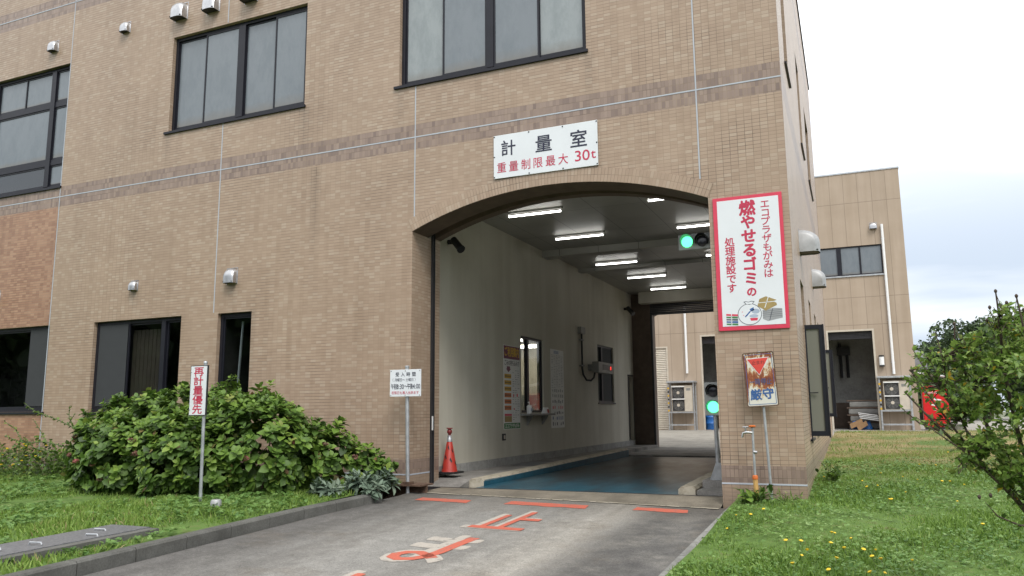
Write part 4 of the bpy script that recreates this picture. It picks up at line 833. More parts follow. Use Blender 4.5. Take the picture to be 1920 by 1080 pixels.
# the tall narrow sign in the grass
gz = zbed(-6.97, -2.8)
ns = thing('narrow_sign', 'tall narrow white sign with five red characters on a pole in front of the hydrangeas', 'sign', (-6.97, -2.8, gz))
MB().tube([(-6.955, -2.78, gz - .1), (-6.97, -2.78, 1.08), (-6.985, -2.78, 1.725)], .021, 12).build('pole', 'galvanised', ns, smooth=True)
MB().lathe((-6.985, -2.78, 1.72), [(.026, 0), (.026, .02), (.017, .032)], 12).build('pole_cap', 'galvanised', ns, smooth=True)
q = lambda u, z: (-7.052 + .5 * (z - 1.38) * -.03 + u, -2.812, z)
MB().box(-7.196, -6.912, -2.812, -2.79, 1.062, 1.698).build('plate_frame', 'dark_steel', ns); MB().box(-7.186, -6.922, -2.8155, -2.8125, 1.072, 1.688).build('plate', 'sign_white', ns)
letters('lettering', column('再計量優先', -7.054, 1.678, 1.082, .165, .118), 'text_red', ns, (0, -2.817, 0), (1, 0, 0), (0, 0, 1), bold=.016)
for zz in (1.14, 1.62): S2(0, 'bolt', 'stainless', ns, -7.18, zz, .008, -2.8155)
# opening hours sign
hs = thing('hours_sign', 'small white opening hours sign on a grey pole beside the left pillar', 'sign', (-5.49, -.33, -.1))
MB().tube([(-5.465, -.29, -.09), (-5.50, -.29, 1.745)], .028, 14).build('pole', 'galvanised', hs, smooth=True); MB().lathe((-5.50, -.29, 1.742), [(.034, 0), (.034, .02), (.022, .03)], 12).build('pole_cap', 'galvanised', hs, smooth=True)
hx0, hx1, hz0, hz1 = -5.765, -5.235, 1.315, 1.712
MB().box(hx0, hx1, -.338, -.322, hz0, hz1).build('plate', 'sign_white', hs, bevel=.003)
ho = (hx0, -.3405, hz0); A_ = ((1, 0, 0), (0, 0, 1))
letters('heading', row('受入時間', .08, .46, .325, .066, .066), 'text_navy', hs, ho, *A_, bold=.006)
letters('days', [(c, .055 + i * .046 + (.01 if i > 4 else 0), .245, .046, .048) for i, c in enumerate('（月曜日～土曜日）')], 'text_navy', hs, ho, *A_, bold=.0)
txt = '午前8:30～午後4:00'; xs_ = [.045, .095, .135, .162, .19, .225, .275, .325, .372, .412, .44, .468, .503]
letters('hours', [(c, x, .148, .052 if ord(c) > 255 else .068, .085 if ord(c) > 255 else .095) for c, x in zip(txt, xs_)], 'text_navy', hs, ho, *A_, bold=.006)
letters('holiday_note', row('祝祭日も搬入出来ます', .03, .50, .055, .046, .048), 'text_red', hs, ho, *A_, bold=.0)
for x in (hx0 + .02, (hx0 + hx1) / 2, hx1 - .02):
    for zz in (hz0 + .018, hz1 - .018): S2(0, 'bolt', 'grey_plastic', hs, x, zz, .007, -.338)

# ================================================================== VENT HOODS
def make_hood(w, h, d, mat='stainless', flange=True):
    """local: wall plane at y=0, hood sticks out to -y, origin at the centre of the mouth"""
    mb = MB(); n = 9; pr = [(0, h)] + [(-d * math.sin(R(90 * i / n)) ** .9, h * .42 + h * .58 * math.cos(R(90 * i / n)) ** .9) for i in range(1, n + 1)] + [(-d, 0.0), (0, 0.0)]
    cs = [-1, -.86, -.6, 0, .6, .86, 1]
    rows = []
    for c in cs:
        k_ = (1 - abs(c) ** 3.5 * .24); b = len(mb.v); mb.v += [(c * w / 2, y * (k_ if y < 0 else 1), z if z <= .001 else z * k_) for y, z in pr]; rows.append(b)
    m = len(pr)
    for a, b in zip(rows, rows[1:]):
        for i in range(m - 2): mb.f.append((a + i, a + i + 1, b + i + 1, b + i)); mb.mi.append(0)
    for a in (rows[0], rows[-1]): mb.f.append(tuple(a + i for i in range(m))); mb.mi.append(0)
    return mb
def hood(loc, w, h, d, label, group, mat='stainless', rotz=0.0, proto=[None]):
    t = thing('vent_hood', label, 'vent hood', loc, group); t.rotation_euler.z = rotz
    make_hood(w, h, d).build('hood', mat, t, local=True, smooth=True)
    mb = MB(); [mb.box(-w * .46, w * .46, -d * .92, -.004, .012 + i * .012, .016 + i * .012) for i in range(2)]; mb.build('louvre', 'black_plastic', t, local=True)
    mb = MB(); fl = .012; mb.box(-w / 2 - fl, -w / 2, -.006, .0, -.01, h + fl).box(w / 2, w / 2 + fl, -.006, .0, -.01, h + fl).box(-w / 2, w / 2, -.006, .0, h, h + fl); mb.build('flange', mat, t, local=True)
    return t
gh = 'steel vent hoods on the tiled front'
hood((-14.36, 0, 8.64), .21, .24, .13, 'steel vent hood above the grid of panes at the far left', gh)
hood((-12.27, 0, 8.63), .20, .22, .12, 'steel vent hood alone on bare tiles left of the upper row of hoods', gh)
hood((-10.80, 0, 8.58), .30, .34, .19, 'large steel vent hood at the left end of the row over the four-pane window', gh)
hood((-10.00, 0, 8.56), .30, .34, .19, 'large steel vent hood in the middle of the row over the four-pane window', gh)
hood((-9.09, 0, 8.56), .30, .34, .19, 'large steel vent hood cut by the top of the photo, over the four-pane window', gh)
hood((-11.58, 0, 3.37), .165, .18, .10, 'smallest steel vent hood, above the wide ground floor window', gh)
hood((-9.235, 0, 3.33), .225, .265, .135, 'steel vent hood above the narrow ground floor window', gh)
hood((-15.5, 0, 3.36), .225, .265, .135, 'steel vent hood at the left edge on orange tiles', gh)
gs = 'grey vent hoods on the right hand wall'
simple('dull_grey_metal', (0.36, 0.365, 0.37), .5, .35, var=.12, scale=8)
hood((-.022, 2.1, 3.42), .34, .36, .29, 'grey round-backed vent hood on the side wall next to the red bordered board', gs, 'dull_grey_metal', R(90))
hood((-.065, 6.5, 3.52), .36, .38, .26, 'lower looking grey round-backed vent hood further along the side wall', gs, 'dull_grey_metal', R(90))
hood((1.76, YA, 9.32), .30, .30, .2, 'small bright vent hood high on the rear building beside the white downpipe', 'vent hoods on the rear building')
hood((AXR, 31.0, 2.85), .8, .95, .62, 'big grey vent hood sticking out from the far side of the rear building', 'vent hoods on the rear building', 'hood_grey', R(90))

# ================================================================== LAMPS, SIGNALS, CAMERAS
def ceiling_lamp(x, y, label, w=1.08, drop=.085):
    t = thing('ceiling_lamp', label, 'lamp', (x, y, ZC), 'fluorescent lamps on the bay ceiling')
    mb = MB(); mb.prism([(-w / 2, -.03, -.002), (-w / 2, .03, -.002), (-w / 2, .018, -drop * .45), (-w / 2, -.018, -drop * .45)], (w, 0, 0)); mb.build('fitting', 'grey_plastic', t, local=True)
    MB().tube([(-w / 2 + .03, 0, -drop), (w / 2 - .03, 0, -drop)], .0165, 10).build('tube', 'lamp_tube', t, local=True, smooth=True)
    mb = MB()
    for s in (-1, 1): MB().box(s * (w / 2 - .018) - .012, s * (w / 2 - .018) + .012, -.02, .02, -drop - .02, -drop * .55).build('socket', 'white_paint', t, local=True)
    return t
for x, y, lb in ((-4.5, 2.42, 'lit tube lamp nearest the arch on the left side of the bay ceiling'), (-4.39, 4.6, 'lit tube lamp second from the arch on the left side of the bay ceiling'), (-4.52, 7.75, 'lit tube lamp just behind the first ceiling beam, left side'), (-4.34, 10.0, 'lit tube lamp fourth from the arch on the left side of the bay ceiling'), (-4.26, 12.25, 'lit tube lamp deepest in the bay, nearest the rear shutter'),
                 (-1.9, 2.42, 'lit tube lamp glimpsed at the top right under the arch'), (-1.88, 4.66, 'lit tube lamp right above the hanging green signal'), (-1.86, 7.75, 'lit tube lamp partly behind the right pillar below the green signal')):
    ceiling_lamp(x, y, lb)
def lens_unit(parent, c, r, lens_mat, lens_name, ydir=-1):
    x, y, z = c
    MB().lathe((x, y, z), [(r, 0), (r * .98, -.012), (r * .6, -.022)], 24, axis='y').build(lens_name, lens_mat, parent, smooth=True)
    mb = MB(); n = 20; th0, th1 = -35, 215
    A = [(x + r * 1.12 * math.cos(R(th0 + (th1 - th0) * i / n)), z + r * 1.12 * math.sin(R(th0 + (th1 - th0) * i / n))) for i in range(n + 1)]
    for i in range(n):
        def dep(j): t = abs(j / n - .5) * 2; return .13 * (1 - .75 * t ** 1.5)
        for k_, rr_ in ((0, 1.0), (1, 1.05)):
            p = lambda j: (x + (A[j][0] - x) * rr_, z + (A[j][1] - z) * rr_)
            mb.face([(p(i)[0], y, p(i)[1]), (p(i + 1)[0], y, p(i + 1)[1]), (p(i + 1)[0], y - dep(i + 1), p(i + 1)[1]), (p(i)[0], y - dep(i), p(i)[1])])
    mb.build('visor', 'grey_plastic' if lens_name != 'dark_lens' else 'black_plastic', parent, fixn=False)
sh = thing('hanging_signal', 'horizontal two-light signal with its left light green, high behind the right pillar', 'signal', (-1.39, .95, 3.51))
MB().box(-1.63, -1.15, .92, 1.02, 3.395, 3.63).build('housing', 'signal_grey', sh, bevel=.012)
lens_unit(sh, (-1.50, .917, 3.515), .082, 'green_lens', 'green_lens'); lens_unit(sh, (-1.285, .917, 3.508), .082, 'dark_lens', 'dark_lens')
MB().box(-1.16, -1.018, .95, .99, 3.48, 3.54).build('bracket', 'grey_plastic', sh)
sp_ = thing('post_signal', 'upright two-light signal on a grey post beside the right pillar, lower light green', 'signal', (-1.26, 1.12, .10))
MB().box(-1.385, -1.135, 1.08, 1.19, 1.0, 1.47).build('housing', 'signal_grey', sp_, bevel=.012)
lens_unit(sp_, (-1.26, 1.077, 1.345), .082, 'dark_lens', 'dark_lens'); lens_unit(sp_, (-1.262, 1.077, 1.12), .082, 'green_lens', 'green_lens')
MB().tube([(-1.245, 1.14, .10), (-1.25, 1.14, 1.0)], .03, 12).build('post', 'galvanised', sp_, smooth=True)
mb = MB(); mb.prism([(-1.36, 1.09, .102), (-1.14, 1.09, .102), (-1.14, 1.09, .24), (-1.20, 1.09, .34), (-1.27, 1.09, .34)], (0, .012, 0)).prism([(-1.25, 1.102, .102), (-1.25, 1.26, .102), (-1.25, 1.11, .32)], (.012, 0, 0)); mb.build('foot', 'galvanised', sp_)
def cctv(loc, s, label):
    t = thing('security_camera', label, 'camera', loc, 'security cameras on the bay wall'); x, y, z = loc
    mb = MB(); mb.tube([(x, y, z), (x + .10 * s, y, z)], .045 * s, 12).tube([(x + .10 * s, y, z), (x + .17 * s, y - .0, z - .05 * s)], .022 * s, 8); mb.build('bracket', 'black_plastic', t)
    MB().tube([(x + .12 * s, y - .02, z + .03 * s), (x + .30 * s, y - .1 * s, z - .16 * s)], .068 * s, 14).build('body', 'black_plastic', t, smooth=True); MB().tube([(x + .30 * s, y - .1 * s, z - .16 * s), (x + .33 * s, y - .113 * s, z - .19 * s)], [.075 * s, .08 * s], 14).build('hood', 'dark_steel', t, smooth=True)
cctv((XI, 1.45, 4.02), .95, 'black security camera high on the bay wall just inside the arch'); cctv((XI, 12.75, 4.15), .95, 'black security camera high on the bay wall near the rear shutter')
wl = thing('wall_lamp', 'white cylindrical wall lamp with black ends beside the rear doorway', 'lamp', (1.66, YA, 3.2))
MB().tube([(1.66, YA - .1, 3.03), (1.66, YA - .1, 3.40)], .105, 14).build('shade', 'white_paint', wl, smooth=True)
for z0_, z1_ in ((2.96, 3.03), (3.40, 3.47)): MB().tube([(1.66, YA - .1, z0_), (1.66, YA - .1, z1_)], .112, 14).build('cap', 'black_plastic', wl, smooth=True)
MB().box(1.60, 1.72, YA - .06, YA - .002, 3.1, 3.3).build('mount', 'black_plastic', wl)
al = thing('store_lamp', 'pale strip lamp under the lintel of the rear doorway', 'lamp', (.7, YA + .7, 4.45))
MB().box(.25, 1.1, YA + .6, YA + .75, 4.33, 4.38).build('tube', 'white_paint', al); MB().box(.2, 1.15, YA + .58, YA + .77, 4.38, 4.45).build('fitting', 'grey_plastic', al)

# ================================================================== ON THE BAY WALL
PX = XI + .006
def poster(name, label, y0, y1, z0, z1, cat='poster'):
    t = thing(name, label, cat, (XI, (y0 + y1) / 2, z0)); MB().box(XI + .001, PX - .001, y0, y1, z0, z1).build('sheet', 'paper', t); return t
def pr(name, t, mat, rects, lift=0.0):
    mb = MB(); X = PX + lift
    for (a, b, c, e) in rects: mb.face([(X, a, c), (X, b, c), (X, b, e), (X, a, e)])
    return mb.build(name, mat, t, fixn=False)
UX, UZ = (0, 1, 0), (0, 0, 1)
p1 = poster('fee_poster', 'tall colourful poster with purple heading and orange boxes, left of the service hatch', 3.76, 4.58, .74, 2.40)
pr('heading_band', p1, 'print_purple', [(3.77, 4.57, 2.13, 2.39)]); pr('foot_band', p1, 'print_green', [(3.77, 4.57, .75, .86)])
letters('foot_lettering', row('エコプラザもがみ', 3.82, 4.52, .805, .085, .085), 'paper', p1, (PX + .002, 0, 0), UX, UZ, bold=.02)
letters('heading_lettering', row('ご利用案内', 3.80, 4.54, 2.27, .14, .19), 'print_yellow', p1, (PX + .002, 0, 0), UX, UZ, bold=.04)
letters('subheading', row('ごみの持ち込み方', 3.80, 4.54, 2.05, .085, .11), 'text_black', p1, (PX + .001, 0, 0), UX, UZ, bold=.01)
pr('arrow', p1, 'print_purple', [(3.92, 4.08, 1.93, 1.98)]); MB().face([(PX, 3.88, 1.93), (PX, 4.12, 1.93), (PX, 4.0, 1.86)]).build('arrow_head', 'print_purple', p1, fixn=False)
for i, mt in enumerate(('print_yellow', 'print_yellow', 'print_yellow', 'print_orange', 'print_orange', 'print_orange')):
    z = 1.74 - i * .125; pr('step_box', p1, mt, [(3.80, 4.13, z, z + .085)]); pr('step_text', p1, 'text_black', [(3.83 + j * .06, 3.87 + j * .06, z + .03, z + .055) for j in range(5)], .001)
pr('red_table', p1, 'sign_red', [(3.80, 4.15, 1.0, 1.04)]); pr('table', p1, 'print_brown', [(3.80, 4.15, .88, .995)])
rr = random.Random(5)
pr('fine_print', p1, 'print_grey', [(a, a + rr.uniform(.03, .1), z, z + .012) for z in L(.92, 1.9, 22) for a in (4.2, 4.33, 4.45) if rr.random() < .75], .0005)
pr('pictograms', p1, 'print_green', [(4.22 + rr.uniform(0, .25), 4.25 + rr.uniform(.0, .28), z, z + .04) for z in (1.3, 1.45, 1.62, 1.78)], .001) if False else None
pr('pictograms', p1, 'sign_red', [(4.22, 4.27, 1.38, 1.43), (4.40, 4.46, 1.38, 1.44), (4.25, 4.3, 1.12, 1.15)], .001)
p2 = poster('sorting_chart', 'pale chart of small pictures with a blue patch, right of the service hatch', 6.37, 7.24, .71, 2.50)
pr('blue_patch', p2, 'print_pale', [(6.58, 6.90, 2.40, 2.47)])
for z in L(1.62, 2.36, 20): pr('print_line', p2, 'print_grey', [(a, a + rr.uniform(.04, .12), z, z + .01) for a in L(6.42, 7.05, 4) if rr.random() < .7] + [(6.42, 7.15, z + .0035, z + .0055)], .0005)
for i, z in enumerate(L(.80, 1.55, 6)): pr('pictograms', p2, ['print_outline', 'print_blue', 'print_outline', 'sign_red', 'print_outline', 'print_grey', 'print_grey'][i], [(a, a + rr.uniform(.035, .075), z - rr.uniform(.02, .04), z + rr.uniform(.02, .05)) for a in L(6.46, 7.1, 5) if rr.random() < .85], .0005)
cs_ = thing('hatch_shelf', 'narrow grey shelf on two brackets below the service hatch', 'shelf', (XI, 5.35, 1.03))
MB().box(XI, XI + .20, 4.6, 6.12, 1.0, 1.04).build('board', 'grey_plastic', cs_, bevel=.004)
for y in (4.92, 5.78): MB().prism([(XI, y, 1.0), (XI + .16, y, 1.0), (XI + .02, y, .80), (XI, y, .80)], (0, .025, 0)).build('bracket', 'grey_plastic', cs_)
bt = thing('sanitiser_bottle', 'white pump bottle standing on the hatch shelf', 'bottle', (XI + .10, 4.84, 1.04))
MB().lathe((0, 0, 0), [(.05, 0), (.055, .01), (.055, .15), (.025, .18)], 14).build('bottle', 'white_paint', bt, local=True, smooth=True); mb = MB(); mb.tube([(0, 0, .18), (0, 0, .235)], .011, 8).tube([(0, .012, .235), (.0, -.05, .232)], .012, 8); mb.build('pump', 'white_paint', bt, local=True)
MB().box(.030, .0565, -.03, .04, .05, .11).build('bottle_label', 'print_pale', bt, local=True)
cb = thing('card_stand', 'small white card holder leaning on the hatch shelf at its right end', 'card holder', (XI + .1, 5.75, 1.04))
MB().prism([(-.04, -.13, 0), (.05, -.13, 0), (.02, -.13, .13), (-.0, -.13, .13)], (0, .26, 0)).build('holder', 'white_paint', cb, local=True); MB().prism([(.055, -.0, .01), (.052, .12, .01), (.034, .12, .09), (.034, .02, .09)], (.004, 0, 0)).build('card', 'vermilion', cb, local=True)
ld = thing('weight_display', 'grey wall display with red digits between the hatch and the second bay window', 'display', (XI, 9.4, 2.2))
MB().box(XI + .16, XI + .34, 8.95, 10.25, 2.06, 2.34).build('case', 'grey_plastic', ld, bevel=.01); MB().box(XI + .341, XI + .345, 9.3, 10.12, 2.14, 2.28).build('screen', 'black_plastic', ld)
letters('digit', [('0', 10.0, 2.21, .12, .12)], 'red_digits', ld, (XI + .347, 0, 0), UX, UZ, bold=.03); MB().box(XI, XI + .16, 9.1, 9.3, 2.12, 2.28).build('arm', 'grey_plastic', ld)
MB().box(XI, XI + .10, 8.33, 8.66, 3.02, 3.19).build('junction_box', 'grey_plastic', ld, bevel=.008)
MB().tube([(XI + .05, 8.5, 3.02), (XI + .05, 8.5, 2.15), (XI + .06, 8.52, 2.0), (XI + .1, 8.66, 1.86), (XI + .16, 8.84, 1.85), (XI + .2, 8.96, 1.93), (XI + .22, 9.0, 2.06)], .026, 8).build('conduit', 'black_plastic', ld, smooth=True)
for z in (2.2, 2.85): MB().box(XI, XI + .08, 8.40, 8.60, z, z + .03).build('clip', 'grey_plastic', ld)
sw = thing('wall_switch', 'small dark switch plate low on the bay wall under the colourful poster', 'switch', (XI, 3.75, .55)); MB().box(XI, XI + .02, 3.68, 3.82, .53, .66).build('plate', 'black_plastic', sw); MB().box(XI + .021, XI + .028, 3.72, 3.78, .56, .63).build('rocker', 'pale_beige', sw)

# ================================================================== CONE AND TAP
cn = thing('traffic_cone', 'worn red traffic cone with a grey collar, just inside the left of the arch', 'cone', (-5.555, 1.16, .038))
MB().prism([(a, b, .062) for a, b in rrect(.185, .185, .04)], (0, 0, .028)).build('base', 'black_plastic', cn, local=True)
MB().lathe((0, 0, .0), [(.135, .09), (.128, .105), (.045, .56), (.04, .565)], 24).build('cone', 'vermilion', cn, local=True, smooth=True)
mb = MB()
for i in range(7):
    a = R(-130 + i * 27); z = .18 + .05 * ((i * 3) % 7); rad = lambda z_: .131 - (z_ - .105) * .182 + .002
    def cp(da, z_): return (rad(z_) * math.cos(a + da), rad(z_) * math.sin(a + da), z_)
    mb.face([cp(-.22, z), cp(.10, z - .045), cp(.24, z - .03), cp(-.08, z + .035)])
mb.build('wear_marks', 'black_plastic', cn, local=True, fixn=False)
MB().lathe((0, 0, .565), [(.047, 0), (.045, .05), (.036, .062), (.034, .10), (.028, .104)], 18).build('collar', 'galvanised', cn, local=True, smooth=True)
simple('dark_red', (0.2, 0.02, 0.02), .45); MB().lathe((0, 0, .665), [(.022, 0), (.022, .02), (.04, .04), (.043, .06), (.036, .085), (.026, .095), (.026, .105), (.052, .11), (.05, .125)], 18).build('top_piece', 'dark_red', cn, local=True, smooth=True)
tp = thing('standpipe_tap', 'chrome tap on a thin standpipe with a yellow sleeve, by the right pillar', 'tap', (-.59, -.2, -.08))
MB().tube([(-.585, -.2, .2), (-.587, -.2, .83)], .015, 10).build('riser', 'galvanised', tp, smooth=True)
simple('yellow_sleeve', (0.50, 0.30, 0.10), .55, var=.15, scale=20); simple('orange_plastic', (0.62, 0.15, 0.03), .4)
MB().tube([(-.575, -.2, -.1), (-.585, -.2, .235)], .029, 12).build('sleeve', 'yellow_sleeve', tp, smooth=True); MB().lathe((-.586, -.2, .232), [(.034, 0), (.036, .02), (.03, .045), (.02, .05)], 14).build('sleeve_cap', 'orange_plastic', tp, smooth=True)
mb = MB(); mb.tube([(-.587, -.2, .83), (-.587, -.2, .855)], .022, 10).tube([(-.587, -.2, .795), (-.66, -.22, .80), (-.70, -.225, .79), (-.712, -.227, .735)], [.015, .017, .016, .014], 10).tube([(-.665, -.22, .80), (-.667, -.22, .86)], .011, 8); mb.build('spout', 'stainless', tp, smooth=True)
mb = MB(); mb.tube([(-.70, -.22, .862), (-.635, -.22, .866)], .009, 8); mb.build('cross_handle', 'stainless', tp); MB().lathe((-.587, -.2, .855), [(.012, 0), (.042, .012), (.044, .022), (.03, .03)], 14).build('top_handle', 'orange_plastic', tp, smooth=True)
MB().tube([(-.587, -.2, .56), (-.545, -.2, .555)], .022, 10).build('drain_cock', 'stainless', tp, smooth=True)

# ================================================================== AT THE REAR BUILDING
def make_ac(loc, label):
    t = thing('condenser_unit', label, 'air conditioner', loc, 'outdoor units on raised frames'); D = .42
    for x in (-.62, .60):
        for y in (-.62, -.08): MB().box(x - .03, x + .03, y - .03, y + .03, 0, 2.28).build('leg', 'galvanised', t, local=True)
    mb = MB(); mb.box(-.59, .57, -.65, -.05, .82, .89); mb.build('shelf_rail', 'galvanised', t, local=True); mb = MB(); mb.box(-.59, .57, -.64, -.58, .22, .29); mb.build('cross_rail', 'galvanised', t, local=True)
    MB().box(-.70, .68, -.72, -.02, 2.285, 2.37).build('canopy', 'galvanised', t, local=True, bevel=.01)
    MB().box(-.48, .55, -.60, -.15, .895, 2.16).build('body', 'pale_beige', t, local=True, bevel=.015)
    for z in (1.20, 1.80):
        f = MB(); f.box(-.44, .14, -.62, -.603, z - .27, z + .27); fo = f.build('fan_recess', 'dark_steel', t, local=True)
        g_ = MB()
        for r_ in (.09, .13, .17, .21, .25):
            g_.tube([(-.15 + r_ * math.cos(R(a)), -.628, z + r_ * math.sin(R(a))) for a in range(0, 361, 15)], .006, 5)
        for a in range(0, 180, 45): g_.tube([(-.15 - .25 * math.cos(R(a)), -.63, z - .25 * math.sin(R(a))), (-.15 + .25 * math.cos(R(a)), -.63, z + .25 * math.sin(R(a)))], .005, 5)
        g_.build('grille', 'grey_plastic', fo, local=True); MB().lathe((-.15, -.635, z), [(.075, 0), (.07, -.012)], 14, axis='y').build('badge', 'pale_beige', fo, local=True)
        MB().box(-.46, .16, -.70, -.603, z + .272, z + .315).build('drip_guard', 'white_paint', t, local=True)
    mb = MB(); [mb.prism([(-.66, -.655, .9 + i * .18), (-.585, -.655, .9 + i * .18), (-.585, -.655, .99 + i * .18), (-.66, -.655, .99 + i * .18)], (0, -.004, 0), i % 2) for i in range(7)]; mb.build('hazard_tape', ['print_yellow', 'text_black'], t, local=True)
    MB().box(.25, .45, -.604, -.600, 1.9, 2.02).build('data_plate', 'grey_plastic', t, local=True)
    return t
make_ac((2.1, YA, .14), 'double fan outdoor unit on a grey frame, right of the big doorway behind the lawn'); make_ac((-7.33, YA, .14), 'double fan outdoor unit on a grey frame, seen through the bay beside the roller shutter')
vm = thing('vending_machine', 'red vending machine partly hidden by the leafy shrub', 'vending machine', (3.68, YA + .4, .17))
MB().box(3.18, 4.18, YA + .05, YA + .75, .27, 2.06).build('cabinet', 'vend_red', vm, bevel=.02); MB().box(3.22, 4.14, YA + .08, YA + .72, .17, .268).build('base', 'black_plastic', vm)
mb = MB(); y = YA + .046
mb.face([(3.62, y, 1.52), (3.9, y, 1.46), (3.9, y, 1.40), (3.62, y, 1.44)]); mb.face([(3.48, y, 1.28), (3.64, y, 1.24), (3.64, y, 1.18), (3.48, y, 1.22)]); mb.face([(3.58, y, 1.10), (3.70, y, 1.06), (3.68, y, .98), (3.56, y, .99)]); mb.build('white_print', 'white_paint', vm, fixn=False)
rr = random.Random(2); mb = MB()
for i in range(7): x = 3.28 + i * .075; zc_ = 1.76 + rr.uniform(-.012, .02); mb.tube([(x + .026 * math.cos(R(a)), y - .001, zc_ + .036 * math.sin(R(a))) for a in range(0, 300 + rr.randint(0, 60), 30)], .009, 5)
mb.build('white_script', 'white_paint', vm)
MB().box(3.45, 3.95, YA + .02, YA + .049, .55, .72).build('delivery_flap', 'vend_red', vm)
aw = thing('small_canopy', 'small pale canopy sheet above the red vending machine', 'canopy', (3.6, YA + .3, 2.4)); MB().prism([(3.02, YA - .2, 2.62), (4.3, YA - .3, 2.42), (4.3, YA - .3, 2.46), (3.02, YA - .2, 2.68)], (0, 1.1, 0)).build('sheet', 'white_paint', aw); MB().tube([(4.15, YA + .65, .15), (4.15, YA + .65, 2.44)], .03, 8).build('post', 'galvanised', aw)
# stacked load in the doorway
pl_ = thing('pallet_stack', 'dark stack of wrapped bundles inside the rear doorway', 'stack', (.75, YA + 1.2, .16))
for i in range(4): MB().box(.12 + .05 * (i % 2), 1.5, YA + .8, YA + 1.9, .18 + i * .33, .44 + i * .33).build('bundle', 'grey_plastic', pl_, bevel=.05); MB().box(.05, 1.5, YA + .78, YA + 1.92, .445 + i * .33, .505 + i * .33).build('board', 'brown_dark', pl_)
bs = thing('blue_sheet', 'crumpled blue sheet at the foot of the stack in the rear doorway', 'tarpaulin', (.6, YA + .7, .16)); mb = MB(); rr = random.Random(8); n = 8
gr_ = [[(.15 + .95 * i / n, YA + .45 + .35 * j / 4, .165 + (.42 * math.sin(math.pi * min(1, (j + .2) / 4)) * (.8 + .2 * rr.random()) if 0 < i < n and j else 0)) for i in range(n + 1)] for j in range(5)]
for j in range(4):
    for i in range(n): mb.face([gr_[j][i], gr_[j][i + 1], gr_[j + 1][i + 1], gr_[j + 1][i]])
mb.build('sheet', 'blue_plastic', bs, smooth=True)
cdb = thing('cardboard_box', 'flattened brown cardboard box tilted on the floor of the rear doorway', 'box', (.5, YA + .4, .16)); mb = MB(); mb.obox((.42, YA + .36, .42), (.26, 0, .12), (0, .18, 0), (-.03, 0, .11)); mb.build('carton', 'cardboard', cdb, bevel=.008); MB().obox((.66, YA + .3, .33), (.2, 0, .13), (0, .15, 0), (-.04, 0, .1)).build('flap', 'cardboard', cdb)
wbp = thing('white_boards', 'fanned pile of thin white boards leaning on the stack in the rear doorway', 'boards', (.95, YA + .45, .6))
for i in range(4): MB().obox((.98 - i * .02, YA + .42 - i * .02, .62 + i * .075), (.40, .0, -.06), (0, .2, 0), (.002, 0, .016)).build('board', 'white_paint', wbp)
bd = thing('blue_drum', 'blue plastic drum in the doorway seen through the bay behind the post signal', 'drum', (-6.14, YA + .5, .15)); MB().lathe((0, 0, 0), [(.27, 0), (.29, .03), (.29, .28), (.305, .3), (.29, .32), (.29, .58), (.305, .6), (.29, .62), (.28, .88), (.26, .9)], 20).build('drum', 'blue_plastic', bd, local=True, smooth=True); MB().lathe((0, 0, .9), [(.275, 0), (.275, .03), (.24, .035)], 20).build('lid', 'blue_plastic', bd, local=True)
pt = thing('concrete_pot', 'squat grey pot at the far edge of the lawn below the vending machine', 'pot', (3.9, 24.6, .12)); MB().lathe((0, 0, 0), [(.24, 0), (.36, .32), (.36, .36), (.30, .36), (.29, .30)], 14).build('pot', 'concrete', pt, local=True); MB().lathe((0, 0, .29), [(.29, 0), (.28, .01)], 14).build('soil', 'brown_dark', pt, local=True)

# ================================================================== IN THE LEFT LAWN
gc = thing('access_cover', 'grey checkered steel access cover set in the left lawn behind the kerb', 'cover', (-6.25, -5.6, -.1))
zc_ = lambda y: zbed(-6.3, y) + .02
mb = MB(); y0, y1 = -7.2, -4.42; mb.prism([(-6.52, y0, zc_(y0)), (-5.98, y0, zc_(y0)), (-5.98, y1, zc_(y1)), (-6.52, y1, zc_(y1))], (0, 0, .012)); mb.build('plate', 'checker_plate', gc)
mb = MB(); mb.prism([(-5.975, y0, zc_(y0) - .06), (-5.86, y0, zc_(y0) - .06), (-5.86, y1, zc_(y1) - .06), (-5.975, y1, zc_(y1) - .06)], (0, 0, .065)); mb.build('curb', 'kerb_concrete', gc)
for (x, y) in ((-6.10, -5.0), (-6.16, -5.52), (-6.22, -5.85), (-6.3, -4.75)):
    z = zc_(y) + .012; MB().tube([(x - .07, y, z + .0), (x - .06, y, z + .018), (x + .06, y + .02, z + .018), (x + .07, y + .02, z + .0)], .008, 6).build('handle', 'galvanised', gc)
cup = thing('plastic_cap', 'small pale grey cap lying in the grass right of the narrow sign', 'litter', (-6.3, -3.2, zbed(-6.3, -3.2) + .05)); MB().lathe((0, 0, 0), [(.065, -.02), (.06, .03), (.05, .045), (.012, .05)], 14).build('cap', 'dull_grey_metal', cup, local=True, smooth=True); MB().lathe((0, 0, -.03), [(.07, 0), (.07, .012)], 14).build('rim', 'dull_grey_metal', cup, local=True)
